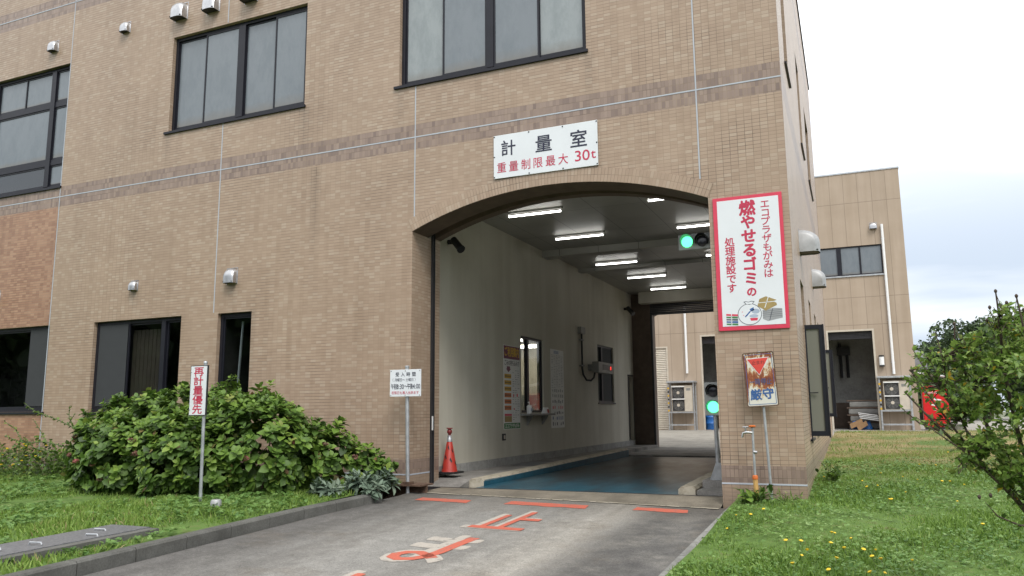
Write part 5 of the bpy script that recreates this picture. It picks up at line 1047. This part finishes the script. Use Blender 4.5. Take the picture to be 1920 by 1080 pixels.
# ================================================================== PLANTS
def unit(a): return a / (np.linalg.norm(a, axis=1, keepdims=True) + 1e-9)
def rosettes(blobs, tips, per, size, spread=(45, 95), shell=.92, bottom=-.2, jit=.12, tintf=None, inner=0, droop=.0, floor=-9):
    """leaf rosettes at shoot tips spread over the surface of a group of ellipsoids (cx,cy,cz,rx,ry,rz)"""
    P, A = [], []
    wts = np.array([b[3] * b[5] + b[4] * b[5] + b[3] * b[4] for b in blobs]); wts = wts / wts.sum()
    while len(P) < tips:
        b = blobs[rng.choice(len(blobs), p=wts)]; d = rng.normal(size=3); d /= np.linalg.norm(d)
        if d[2] < bottom: continue
        lump = 1 + jit * math.sin(d[0] * 7 + b[0] * 3) * math.sin(d[1] * 6 + b[1] * 5 + d[2] * 5) + rng.normal() * jit * .35
        q = np.array(b[:3]) + d * np.array(b[3:]) * lump * shell
        if q[2] < floor: continue
        if any((((q - np.array(o[:3])) / np.array(o[3:])) ** 2).sum() < .72 for o in blobs if o is not b): continue
        n = d / np.array(b[3:]); n /= np.linalg.norm(n); P.append(q); A.append(n)
    P, A = np.array(P), np.array(A); A = unit(A * .75 + np.array([0, 0, .65]) + rng.normal(size=A.shape) * .22)
    pos = np.repeat(P, per, axis=0); ax = np.repeat(A, per, axis=0); N = len(pos)
    ph = np.tile(np.arange(per) * 2.4, len(P)) + np.repeat(rng.uniform(0, 6.28, len(P)), per)
    ref_ = np.where(np.abs(ax[:, 2:3]) < .9, np.array([[0, 0, 1.0]]), np.array([[1.0, 0, 0]])); e1 = unit(np.cross(ax, ref_)); e2 = np.cross(ax, e1)
    lev = np.tile(np.linspace(0, 1, per), len(P)); th = np.radians(spread[0] + (spread[1] - spread[0]) * lev + rng.normal(size=N) * 9)
    al = ax * np.cos(th)[:, None] + (e1 * np.cos(ph)[:, None] + e2 * np.sin(ph)[:, None]) * np.sin(th)[:, None]; al[:, 2] -= droop * lev
    sz = size * (0.6 + .5 * lev) * rng.uniform(.62, 1.28, N); pos = pos - ax * (lev * size * .55)[:, None]
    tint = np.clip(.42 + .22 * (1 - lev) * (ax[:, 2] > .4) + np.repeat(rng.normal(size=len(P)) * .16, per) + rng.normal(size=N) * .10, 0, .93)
    up_ = ax.copy()
    if inner:
        k_ = rng.choice(len(P), inner); ip = P[k_] - A[k_] * rng.uniform(.08, .35, (inner, 1)) * size * 3.2 ; ia = unit(rng.normal(size=(inner, 3)) + np.array([0, 0, -.2])); iu = unit(rng.normal(size=(inner, 3)) + np.array([0, 0, .8]))
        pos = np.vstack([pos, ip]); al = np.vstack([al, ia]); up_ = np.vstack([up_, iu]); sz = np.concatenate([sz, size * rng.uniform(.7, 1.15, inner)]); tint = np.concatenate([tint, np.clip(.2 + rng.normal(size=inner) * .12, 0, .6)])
    dry = rng.random(len(tint)) < .018; tint[dry] = rng.uniform(.94, 1, dry.sum())
    return pos, frames(al, up_, sz), tint, P, A
LW = lambda w, L_=LEAF_V: [(x * w, y, z) for x, y, z in L_]
def shrub(name, label, cat, base, blobs, tips, per, size, mat, group=None, width=1.15, stems=7, inner=0, heads=0, **kw):
    t = thing(name, label, cat, base, group)
    pos, mm, tint, P, A = rosettes(blobs, tips, per, size, inner=inner, **kw)
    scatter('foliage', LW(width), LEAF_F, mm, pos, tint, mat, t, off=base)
    for i in range(stems):
        tip = P[rng.integers(len(P))] - A[0] * .05; b0 = Vector(base) + Vector((rng.normal() * .18, rng.normal() * .12, -.03)); m_ = Vector(tip) * .5 + b0 * .5 + Vector((rng.normal() * .06, rng.normal() * .06, .05))
        MB().tube([b0, m_, Vector(tip)], [.014, .010, .005], 6).build('stem', 'bark', t)
    if heads:
        ks = [k for k in range(len(P)) if A[k][1] < .1 and P[k][1] < np.median(P[:, 1]) and P[k][2] < .95]; src = None
        for k in list(rng.permutation(ks))[:heads]:
            r_ = rng.uniform(.035, .062); n_ = 60; d = unit(rng.normal(size=(n_, 3))); q = np.array(P[k]) + np.array([0, -.05, .02]) + d * r_ * np.array([1, .8, .7]) * rng.uniform(.6, 1, (n_, 1))
            scatter('flower_head', [(-.5, -.5, 0), (.5, -.5, .1), (.5, .5, 0), (-.5, .5, .1)], [(0, 1, 2, 3)], frames(unit(rng.normal(size=(n_, 3))), d, np.full(n_, .02)), q, np.clip(rng.normal(size=n_) * .2 + rng.uniform(.1, .95), 0, 1), 'flower_head', t, off=base)
    return t
gH = 'hydrangea shrubs along the front wall'
HK = dict(bottom=-.95, floor=.07, jit=.17)
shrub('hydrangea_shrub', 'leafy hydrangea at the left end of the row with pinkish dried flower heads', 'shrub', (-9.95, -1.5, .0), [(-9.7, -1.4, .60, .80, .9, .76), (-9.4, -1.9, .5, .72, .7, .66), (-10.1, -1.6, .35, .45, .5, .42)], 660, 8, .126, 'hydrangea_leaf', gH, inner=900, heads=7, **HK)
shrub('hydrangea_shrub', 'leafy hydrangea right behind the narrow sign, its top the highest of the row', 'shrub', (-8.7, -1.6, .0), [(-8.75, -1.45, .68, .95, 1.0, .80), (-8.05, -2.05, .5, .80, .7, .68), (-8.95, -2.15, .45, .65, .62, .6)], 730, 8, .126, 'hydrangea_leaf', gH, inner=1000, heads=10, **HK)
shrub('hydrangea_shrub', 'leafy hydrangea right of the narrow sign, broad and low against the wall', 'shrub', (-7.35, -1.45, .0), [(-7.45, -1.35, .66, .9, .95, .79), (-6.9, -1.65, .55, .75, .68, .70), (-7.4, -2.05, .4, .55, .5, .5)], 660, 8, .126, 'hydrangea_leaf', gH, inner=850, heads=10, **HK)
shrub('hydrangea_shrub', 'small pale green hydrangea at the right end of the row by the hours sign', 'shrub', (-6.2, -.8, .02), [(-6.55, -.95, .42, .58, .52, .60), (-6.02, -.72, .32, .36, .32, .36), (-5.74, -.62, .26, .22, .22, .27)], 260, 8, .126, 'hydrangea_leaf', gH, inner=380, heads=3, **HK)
shrub('leggy_shrub', 'leggy shoots rising above the hydrangeas in front of the narrow window', 'shrub', (-8.85, -.45, .03), [(-8.95, -.45, 1.38, .28, .16, .22), (-8.68, -.45, 1.52, .14, .12, .2)], 34, 7, .10, 'hydrangea_leaf', None, stems=6)
gL = 'silver leaved plants by the hours sign'
for (x, y, lb, s) in ((-5.66, -.68, 'silver green plant with long woolly leaves at the foot of the hours sign', .25), (-5.60, -1.22, 'silver green plant with long woolly leaves spilling over the end of the kerb', .28), (-5.92, -1.62, 'silver green plant with long woolly leaves under the right end of the hydrangeas', .20)):
    z = zbed(min(x, -5.63), y)
    shrub('woolly_plant', lb, 'plant', (x, y, z), [(x, y, z + .06, s, s * .8, s * .75)], 26 if s > .22 else 14, 9, .17, 'silver_leaf', gL, width=.62, stems=2, spread=(35, 100), bottom=.0, droop=.1)
# sprawling rose canes and yellow flowering weeds at the left edge
def canes(name, label, cat, base, lines, leaf, mat, step=.045, group=None, wid=1.0, r=.007, flower=None):
    t = thing(name, label, cat, base, group); pos, al, up_ = [], [], []
    for ln in lines:
        ln = [Vector(p) for p in ln]; MB().tube(ln, [r * (1 - .5 * i / (len(ln) - 1)) for i in range(len(ln))], 6).build('cane', 'green_stem', t)
        for a, b in zip(ln, ln[1:]):
            n = max(1, int((b - a).length / step))
            for i in range(n):
                p = a.lerp(b, (i + rng.random()) / n); d = np.array(b - a) / (b - a).length; s = rng.normal(size=3); s -= d * s.dot(d); s /= np.linalg.norm(s); pos.append(np.array(p)); al.append(s * .9 + d * .5 + np.array([0, 0, .1])); up_.append(np.array([0, 0, 1.0]) + rng.normal(size=3) * .3)
    N = len(pos); scatter('foliage', LW(wid), LEAF_F, frames(np.array(al), np.array(up_), leaf * rng.uniform(.6, 1.25, N)), np.array(pos), np.clip(.45 + rng.normal(size=N) * .22, 0, .95), mat, t, off=base)
    if flower:
        for p in flower:
            mb = MB(); c = Vector(p); mb.lathe(c, [(.004, -.01), (.022, .0), (.024, .006), (.008, .01)], 8); mb.build('flower', 'yellow_petal', t)
    return t
rz = zbed(-11.9, -.7)
canes('rose_bush', 'sprawling thorny rose canes reaching left in front of the orange tiles', 'bush', (-11.75, -.6, rz),
      [[(-11.75, -.6, rz), (-11.8, -.62, .55), (-12.1, -.62, .86), (-12.6, -.6, 1.02), (-13.1, -.6, 1.13), (-13.3, -.58, 1.2), (-13.5, -.58, 1.3)], [(-12.1, -.62, .86), (-12.35, -.55, 1.05), (-12.4, -.52, 1.25)], [(-11.75, -.6, rz), (-12.0, -.66, .5), (-12.7, -.7, .62), (-13.3, -.7, .6), (-13.9, -.66, .72)], [(-12.7, -.7, .62), (-13.0, -.62, .84), (-13.2, -.6, 1.0)], [(-13.3, -.7, .6), (-13.7, -.6, .85), (-14.0, -.6, .98)], [(-11.8, -.6, .3), (-12.4, -.75, .42), (-13.0, -.72, .52), (-13.3, -.66, .68)], [(-11.9, -.6, .5), (-12.05, -.5, .8), (-11.95, -.45, 1.05)], [(-12.3, -.6, .92), (-12.2, -.55, 1.12)]], .05, 'shrub_leaf', .022, r=.010)
yz = zbed(-13.1, -1.1)
def clump(cx, cy, wx, wy, n, h0, h1):
    out = []
    for i in range(n):
        a = rng.uniform(-1, 1); b = rng.uniform(-1, 1); h = rng.uniform(h0, h1) * (1 - .35 * a * a); z = zbed(cx + a * wx, cy + b * wy); out.append([(cx + a * wx * .8, cy + b * wy * .8, z), (cx + a * wx * .95, cy + b * wy, z + h * .6), (cx + a * wx + rng.normal() * .07, cy + b * wy + rng.normal() * .05, z + h)])
    return out
ln = clump(-13.2, -1.3, 1.0, .65, 110, .25, .66)
canes('yellow_flower_clump', 'bushy weed clump dotted with small yellow flowers at the left edge', 'plant', (-13.1, -1.15, yz), ln, .06, 'shrub_leaf', .035, r=.004, flower=[(p[2][0], p[2][1] - .02, p[2][2] + .005) for p in ln[:46]])
canes('broad_weed', 'dark leafy weeds between the yellow flower clump and the first hydrangea', 'plant', (-12.1, -.75, yz), clump(-11.75, -.75, .95, .42, 95, .25, .62), .085, 'hydrangea_leaf', .05, r=.004, wid=1.1)
canes('broad_weed', 'leafy weeds against the orange tiles behind the yellow flower clump', 'plant', (-13.4, -.45, yz), clump(-13.3, -.45, 1.2, .25, 80, .35, .72), .085, 'hydrangea_leaf', .05, r=.004, wid=1.1)
# weeds at the corner and the pillar foot
def weed(label, c, rad, n, leaf, h, mat='hydrangea_leaf', wid=.8):
    x, y = c; z = zlawn(x, y); ln = []
    for i in range(n):
        a = rng.uniform(0, 6.28); rr_ = rad * math.sqrt(rng.random()); q = (x + rr_ * math.cos(a), y + rr_ * math.sin(a)); ln.append([(x + .3 * (q[0] - x), y + .3 * (q[1] - y), z), (q[0], q[1], z + h * rng.uniform(.35, 1.0))])
    return canes('weed_clump', label, 'weed', (x, y, z), ln, leaf, mat, .05, 'weeds growing at the wall foot', wid, .003)
weed('dark green weed clump at the foot of the building corner on the lawn side', (.22, 1.5), .20, 22, .085, .34)
weed('low broad weeds at the foot of the right pillar below the tap', (-.60, -.36), .26, 34, .11, .17, wid=.7)
weed('thin grassy weeds between the rusted sign pole and the building corner', (-.22, -.28), .2, 16, .09, .14, 'grass_leaf', .35)
# ---- grass and ground cover
BL_V = [(-.09, 0, 0), (.09, 0, 0), (-.07, .5, .10), (.07, .5, .10), (0, 1.0, .38)]; BL_F = [(0, 1, 3, 2), (2, 3, 4)]
def blades(name, pts, h, mat, lab, tintbase=.45, lean=.45):
    N = len(pts); al = np.stack([rng.normal(size=N) * lean, rng.normal(size=N) * lean, np.ones(N)], 1); up_ = np.stack([rng.normal(size=N), rng.normal(size=N), np.zeros(N)], 1)
    o = scatter(name, BL_V, BL_F, frames(al, up_, h), pts, np.clip(tintbase + rng.normal(size=N) * .2, 0, 1), mat); tag(o, lab, 'grass', kind='stuff'); return o
patch = lambda x, y, s=1.0: np.sin(x * 1.7 * s + 1.3) * np.sin(y * 1.3 * s + .4) + .6 * np.sin(x * 3.1 * s - y * 2.2 * s) + .4 * np.sin(x * 6.3 * s + y * 5.1 * s)
def spread(n, x0, x1, y0, y1, zf, pw, keep):
    y = y0 + (y1 - y0) * rng.random(n * 2) ** pw; x = x0 + (x1 - x0) * rng.random(n * 2); k = keep(x, y); x, y = x[k][:n], y[k][:n]
    return np.stack([x, y, np.array([zf(a, b) for a, b in zip(x, y)]) - .004], 1)
kl = lambda x, y: (x < 1.9 + (y + 7) * .95) & (((y < -.06) & (x > -.80 + .03 * np.sin(y * 5))) | (x > .02 - .0096 * y))
pts = spread(140000, -.82, 20, -6.5, 8.5, zlawn, 1.15, kl); pq = patch(pts[:, 0], pts[:, 1])
dryf = np.clip((pts[:, 1] - 2.0) / 5, 0, 1)
blades('lawn_grass', pts, (.045 + .028 * np.clip(pq, -1, 1) + .012 * rng.random(len(pts))) * (1 - .35 * dryf), 'grass_leaf', 'short green grass of the right lawn', 0.42 + .42 * dryf - .08 * pq)
pts = spread(60000, -.2, 28, 4.0, 24.3, zlawn, 1.3, kl); pq = patch(pts[:, 0], pts[:, 1], .6); k_ = (rng.random(len(pts)) < .75)
pts = pts[k_]; pq = pq[k_]; edge_ = np.clip((pts[:, 1] - 20) / 3, 0, 1)
blades('dry_grass', pts[pq <= .95], .045 + .015 * rng.random((pq <= .95).sum()), 'dry_grass_leaf', 'dry yellowish grass further up the right lawn', .38 - .25 * edge_[pq <= .95])
blades('lawn_grass', pts[pq > .95], .06 + .025 * rng.random((pq > .95).sum()), 'grass_leaf', 'greener tufts further up the right lawn', .38)
CL_V = []; CL_F = []
for i in range(3):
    a = R(120 * i); b0 = len(CL_V); CL_V += [(0, 0, 0)] + [(math.cos(a + R(t)) * r_, math.sin(a + R(t)) * r_, z_) for t, r_, z_ in ((-48, .75, .12), (0, 1.0, .02), (48, .75, .12))]; CL_F.append((b0, b0 + 1, b0 + 2, b0 + 3))
def clover(name, pts, s, mat, lab, tb):
    N = len(pts); up_ = unit(np.stack([rng.normal(size=N) * .35, rng.normal(size=N) * .35, np.ones(N)], 1)); al = unit(np.stack([rng.normal(size=N), rng.normal(size=N), rng.normal(size=N) * .2], 1))
    p = pts.copy(); p[:, 2] += .02 + .04 * rng.random(N); o = scatter(name, CL_V, CL_F, frames(al, up_, s * rng.uniform(.6, 1.25, N)), p, np.clip(tb + rng.normal(size=N) * .22, 0, 1), mat); tag(o, lab, 'clover', kind='stuff')
pts = spread(60000, -.80, 16, -6.5, 6, zlawn, 1.2, kl); pq = patch(pts[:, 0] + 3, pts[:, 1] * 1.4); k_ = pq > rng.normal(size=len(pq)) * .5 - .25; clover('clover', pts[k_], .019, 'clover_leaf', 'low clover and small leaves over the right lawn', .45 + .2 * np.clip(-patch(pts[k_][:, 0] * .8, pts[k_][:, 1] * .8), -1, 1))
kb = lambda x, y: ~((x > -6.56) & (y < -4.36) & (x < -5.84)) & ((x - (-9.0)) ** 2 / 6 + (y + 1.3) ** 2 / .8 > .5)
pts = spread(75000, -16, -5.64, -7.6, -.15, zbed, 1.0, kb); pq = patch(pts[:, 0], pts[:, 1]); k_ = pq > -1.0 + rng.random(len(pq)) * .5
blades('bed_grass', pts[k_], .05 + .03 * np.clip(pq[k_], -1, 1) + .02 * rng.random(k_.sum()), 'grass_leaf', 'bright green grass of the left bed', .5 + .08 * pq[k_], .5)
pts = spread(26000, -16, -5.64, -7.6, -.15, zbed, 1.0, kb); pq = patch(pts[:, 0] + 5, pts[:, 1] * 1.3 + 2); k_ = pq > .05 + rng.normal(size=len(pq)) * .3
clover('bed_clover', pts[k_], .034, 'clover_leaf', 'broad leaved ground cover in the left bed', .4)
# ---- dandelions, each its own
df = thing('dandelion', 'yellow dandelion flower in the lawn', 'flower', (0, 0, 0), 'yellow dandelions dotted over the right lawn')
mb = MB(); mb.lathe((0, 0, .085), [(.004, -.009), (.014, .0), (.0185, .004), (.010, .009), (.003, .008)], 12); mb.build('flower', 'yellow_petal', df, local=True); MB().tube([(.012, .004, -.02), (.0, 0, .08)], .0025, 5).build('stalk', 'green_stem', df, local=True)
DD = [(-.616, -1.637), (-.486, -1.633), (-.362, -1.327), (-.61, -2.271), (-.027, -2.766), (.078, -2.788), (.344, -2.372), (.338, -2.43), (.332, -2.842), (.518, -2.562), (.463, -3.019), (.384, -3.464), (.113, -3.313), (.179, -3.154), (.682, -3.252), (.698, -2.958), (.74, -3.36), (.68, -3.871), (.963, -3.244), (.106, -3.784), (.379, -3.903), (.72, -3.80), (.583, -2.974), (.13, 1.45), (.616, 1.35), (.858, 2.444), (.694, .729), (.783, .905), (.86, -.201), (.93, -.188), (1.118, 1.979), (1.429, 3.652), (1.633, 3.715), (1.295, 1.616), (1.547, 1.383), (1.635, 1.336), (1.778, 1.089), (2.16, 7.341), (2.179, 3.353), (1.572, -.246), (1.64, -1.654), (2.423, 3.429), (1.096, .381)]
for i, (x, y) in enumerate(DD):
    s = dup(df, (x, y, zlawn(x, y))) if i else df; s.location = (x, y, zlawn(x, y)); s.scale = (1, 1, 1) if i % 3 else (.7, .7, .85); s.rotation_euler = (rng.normal() * .2, rng.normal() * .2 - .1, rng.uniform(0, 6))
# ---- the big shrub at the right edge
rsb = (1.95, -4.35, zlawn(1.95, -4.35)); rt = thing('rose_of_sharon', 'tall twiggy shrub with small lobed leaves and dark seed buds at the right edge', 'shrub', rsb)
B0 = Vector(rsb)
STEMS = [[B0, (1.74, -4.46, .17), (1.55, -4.59, .45), (1.44, -4.67, .61), (1.33, -4.68, .73), (1.22, -4.69, .83), (1.14, -4.74, .92), (1.04, -4.75, 1.04), (.93, -4.77, 1.18)],
         [B0, (1.8, -4.32, .15), (1.7, -4.43, .52), (1.58, -4.53, .82), (1.54, -4.6, 1.09), (1.51, -4.65, 1.35), (1.51, -4.7, 1.62), (1.5, -4.73, 1.79)],
         [B0, (1.77, -4.35, .28), (1.54, -4.41, .64), (1.42, -4.4, .95), (1.35, -4.37, 1.23), (1.27, -4.45, 1.46), (1.28, -4.47, 1.62)],
         [B0, (1.79, -4.57, .31), (1.75, -4.67, .79), (1.68, -4.79, 1.28), (1.61, -4.86, 1.53), (1.58, -4.91, 1.73)],
         [B0, (2.05, -4.3, .4), (2.0, -4.35, .9), (1.9, -4.5, 1.4), (1.85, -4.5, 1.7)], [(1.55, -4.59, .45), (1.40, -4.8, .62), (1.24, -4.86, .8), (1.08, -4.85, .93), (.98, -4.82, 1.02)], [(1.33, -4.68, .73), (1.25, -4.65, 1.0), (1.16, -4.66, 1.22), (1.10, -4.68, 1.38)], [(1.6, -4.6, .35), (1.48, -4.85, .38), (1.36, -4.95, .44), (1.30, -4.98, .52)], [(1.33, -4.68, .73), (1.1, -4.75, 1.1), (.97, -4.78, 1.32)], [(1.25, -4.65, 1.0), (1.08, -4.68, 1.3), (1.0, -4.7, 1.46)], [(1.2, -4.6, 1.1), (1.18, -4.6, 1.4), (1.15, -4.6, 1.58)], [(1.14, -4.74, .92), (1.0, -4.76, .98), (.90, -4.78, 1.08)]]
for i, s_ in enumerate(STEMS): MB().tube(s_, [(.021 if i < 5 else .009) * (1 - .78 * j / (len(s_) - 1)) for j in range(len(s_))], 7).build('branch', 'bark', rt)
BLB = [(1.12, -4.69, 1.24, .16), (1.28, -4.53, 1.33, .19), (1.32, -4.8, 1.09, .22), (1.54, -4.41, 1.3, .26), (1.54, -4.8, 1.02, .26), (1.2, -4.72, .99, .15), (1.38, -4.85, .86, .18), (1.46, -4.7, 1.5, .17), (1.65, -4.41, 1.55, .21), (1.56, -4.86, .71, .17), (1.0, -4.76, 1.28, .08), (1.5, -4.72, 1.68, .07), (1.61, -4.93, 1.27, .25), (1.34, -4.63, 1.46, .12), (1.85, -4.5, 1.3, .3), (1.9, -4.6, .9, .3), (1.75, -4.3, .95, .28), (1.4, -4.35, 1.1, .22), (1.3, -4.72, .80, .14), (1.46, -4.72, .66, .15), (1.6, -4.6, .55, .16), (1.2, -4.5, 1.2, .2), (1.42, -4.7, 1.3, .2), (1.65, -4.7, 1.45, .2), (1.08, -4.6, 1.42, .09), (1.25, -4.85, .7, .1)]
pos, al, up_ = [], [], []; tw = MB(); SV = [Vector(p) for s_ in STEMS for p in s_[1:]]
for (x, y, z, r_) in BLB:
    r_ *= 1.1; c = Vector((x, y, z)); near = min(SV, key=lambda p: (p - c).length)
    for i in range(max(4, int((150 if z < .9 else 110 if x > 1.3 else 84 if x > 1.22 else 58) * r_))):
        d = Vector(unit(rng.normal(size=(1, 3)))[0]); d.z = abs(d.z) * .9 - .15; tip = c + d * r_ * rng.uniform(.6, 1.15); st_ = near.lerp(c, rng.uniform(.0, .6)); mid_ = st_.lerp(tip, .5) + Vector(rng.normal(size=3) * .03)
        if i < 14: tw.tube([st_, mid_, tip], [.0045, .0032, .0018], 4, cap=False)
        n = max(5, int((tip - st_).length / .015))
        for j in range(n):
            f_ = .25 + .75 * (j + rng.random()) / n; p = st_.lerp(mid_, f_ * 2) if f_ < .5 else mid_.lerp(tip, f_ * 2 - 1); dd = np.array((tip - st_).normalized()); s = rng.normal(size=3); s -= dd * s.dot(dd); s /= np.linalg.norm(s)
            pos.append(np.array(p) + rng.normal(size=3) * .006); al.append(s * .9 + dd * .6 + np.array([0, 0, -.12])); up_.append(np.array([0, 0, 1.0]) + rng.normal(size=3) * .55)
for s_ in STEMS[5:] + [STEMS[0][5:]]:
    for a, b in zip(s_, s_[1:]):
        a, b = Vector(a), Vector(b); n = int((b - a).length / .02); dd = np.array((b - a).normalized())
        for j in range(n): s = rng.normal(size=3); s -= dd * s.dot(dd); s /= np.linalg.norm(s); pos.append(np.array(a.lerp(b, (j + rng.random()) / n))); al.append(s * .9 + dd * .6); up_.append(np.array([0, 0, 1.0]) + rng.normal(size=3) * .5)
tw.build('twigs', 'bark', rt, fixn=False)
N = len(pos); tn = np.clip(.60 + rng.normal(size=N) * .22, 0, .92); yl = rng.random(N) < .022; tn[yl] = rng.uniform(.95, 1, yl.sum())
LV = [(0, 0, 0), (-.34, .30, .06), (0, .34, -.02), (.34, .30, .06), (-.20, .62, .03), (0, .66, -.03), (.20, .62, .03), (0, 1.0, -.10), (-.36, .56, .05), (.36, .56, .05)]; LF = [(0, 2, 1), (0, 3, 2), (1, 2, 5, 4, 8), (2, 3, 9, 6, 5), (4, 5, 7), (5, 6, 7)]
scatter('foliage', [(a * .85, b, c) for a, b, c in LV], LF, frames(np.array(al), np.array(up_), .043 * rng.uniform(.55, 1.35, N)), np.array(pos), tn, 'shrub_leaf', rt, off=rsb)
for i, p in enumerate([(1.5, -4.73, 1.80), (1.46, -4.72, 1.70), (1.55, -4.75, 1.72), (1.58, -4.91, 1.74), (1.44, -4.7, 1.62), (1.28, -4.47, 1.63), (1.62, -4.85, 1.66), (1.33, -4.98, .56), (1.27, -4.99, .55)]):
    mb = MB(); mb.lathe(p, [(.003, -.012), (.008, -.005), (.010, .005), (.005, .013), (.002, .015)], 8); mb.build('seed_bud', 'bark', rt, smooth=True)
    if i < 7: q = Vector(p); MB().tube([q - Vector((rng.normal() * .03, .02, .11)), q - Vector((0, 0, .012))], .0022, 5).build('bud_stalk', 'bark', rt)
# ---- trees beyond the yard
def far_tree(label, x, y, h, w, mat, n=9000, s=.25):
    t = thing('broadleaf_tree', label, 'tree', (x, y, -.1), 'trees beyond the paved yard'); MB().tube([(x, y, -.3), (x + .1, y, h * .35), (x, y, h * .7)], [.28, .2, .08], 8).build('trunk', 'bark', t)
    cs = [(x + rng.uniform(-.5, .5) * w, y + rng.uniform(-.4, .4) * w, h * rng.uniform(.14, .84), rng.uniform(.20, .38) * w) for _ in range(15)]
    q, u_ = [], []
    for _ in range(n):
        c = cs[rng.integers(len(cs))]; d = unit(rng.normal(size=(1, 3)))[0]; p = np.array(c[:3]) + d * c[3] * rng.uniform(.7, 1.05) * np.array([1, 1, .75]); q.append((p[0], p[1], min(max(p[2], .5), h))); u_.append(d + np.array([0, 0, .5]))
    al = unit(rng.normal(size=(n, 3)) + np.array([0, 0, -.2])); scatter('crown', LW(1.3), LEAF_F, frames(al, np.array(u_), s * rng.uniform(.6, 1.3, n)), np.array(q), np.clip(.45 + rng.normal(size=n) * .22, 0, 1), mat, t, off=(x, y, -.1)); return t
for a in (('dense grey-green tree half hidden by the corner of the rear building', 4.3, 60, 6.6, 4.4, 'tree_leaf'), ('pale olive tree just right of the rear building', 5.0, 66, 7.4, 4.8, 'pale_tree_leaf'), ('pale bushy tree second from the rear building', 7.6, 70, 7.9, 4.8, 'pale_tree_leaf'), ('dark round tree standing tallest behind the shrub', 9.6, 60, 8.6, 4.4, 'tree_leaf'), ('mid green tree right of the dark round tree', 12.6, 63, 7.0, 5.0, 'tree_leaf'), ('broad tree at the right edge behind the shrub', 16.0, 62, 7.0, 5.0, 'pale_tree_leaf'), ('bushy green tree low beside the rear building', 4.6, 52, 4.2, 3.4, 'tree_leaf'), ('low dark bush under the pale trees past the rear building', 6.6, 58, 3.9, 4.4, 'tree_leaf')): far_tree(*a)
for i, (x, y) in enumerate(((20, 64), (25, 66), (31, 64))): far_tree(['tree beyond the right edge, nearest of three', 'middle tree of three beyond the right edge', 'farthest right tree beyond the frame'][i], x, y, 7.5, 5.5, 'tree_leaf', 2500, .4)
# the wood across the yard, mirrored in the glass
n = 22000; bx = rng.uniform(-75, 45, n); hh = 7.5 + 2.2 * np.sin(bx * .35) + 1.5 * np.sin(bx * .9 + 1) + np.where(bx < -33, 7, 0); bz = rng.random(n) ** .8 * hh; by = -38 + rng.normal(size=n) * 2 - 3 * np.sin(bx * .3)
o = scatter('woodland', LW(1.3), LEAF_F, frames(unit(rng.normal(size=(n, 3))), unit(rng.normal(size=(n, 3)) + np.array([0, 1, .3])), rng.uniform(1.1, 2.0, n)), np.stack([bx, by, bz - .8], 1), np.clip(.35 + rng.normal(size=n) * .2, 0, 1), 'tree_leaf'); tag(o, 'dark wood across the road, mirrored in the window glass', 'woodland', kind='stuff')
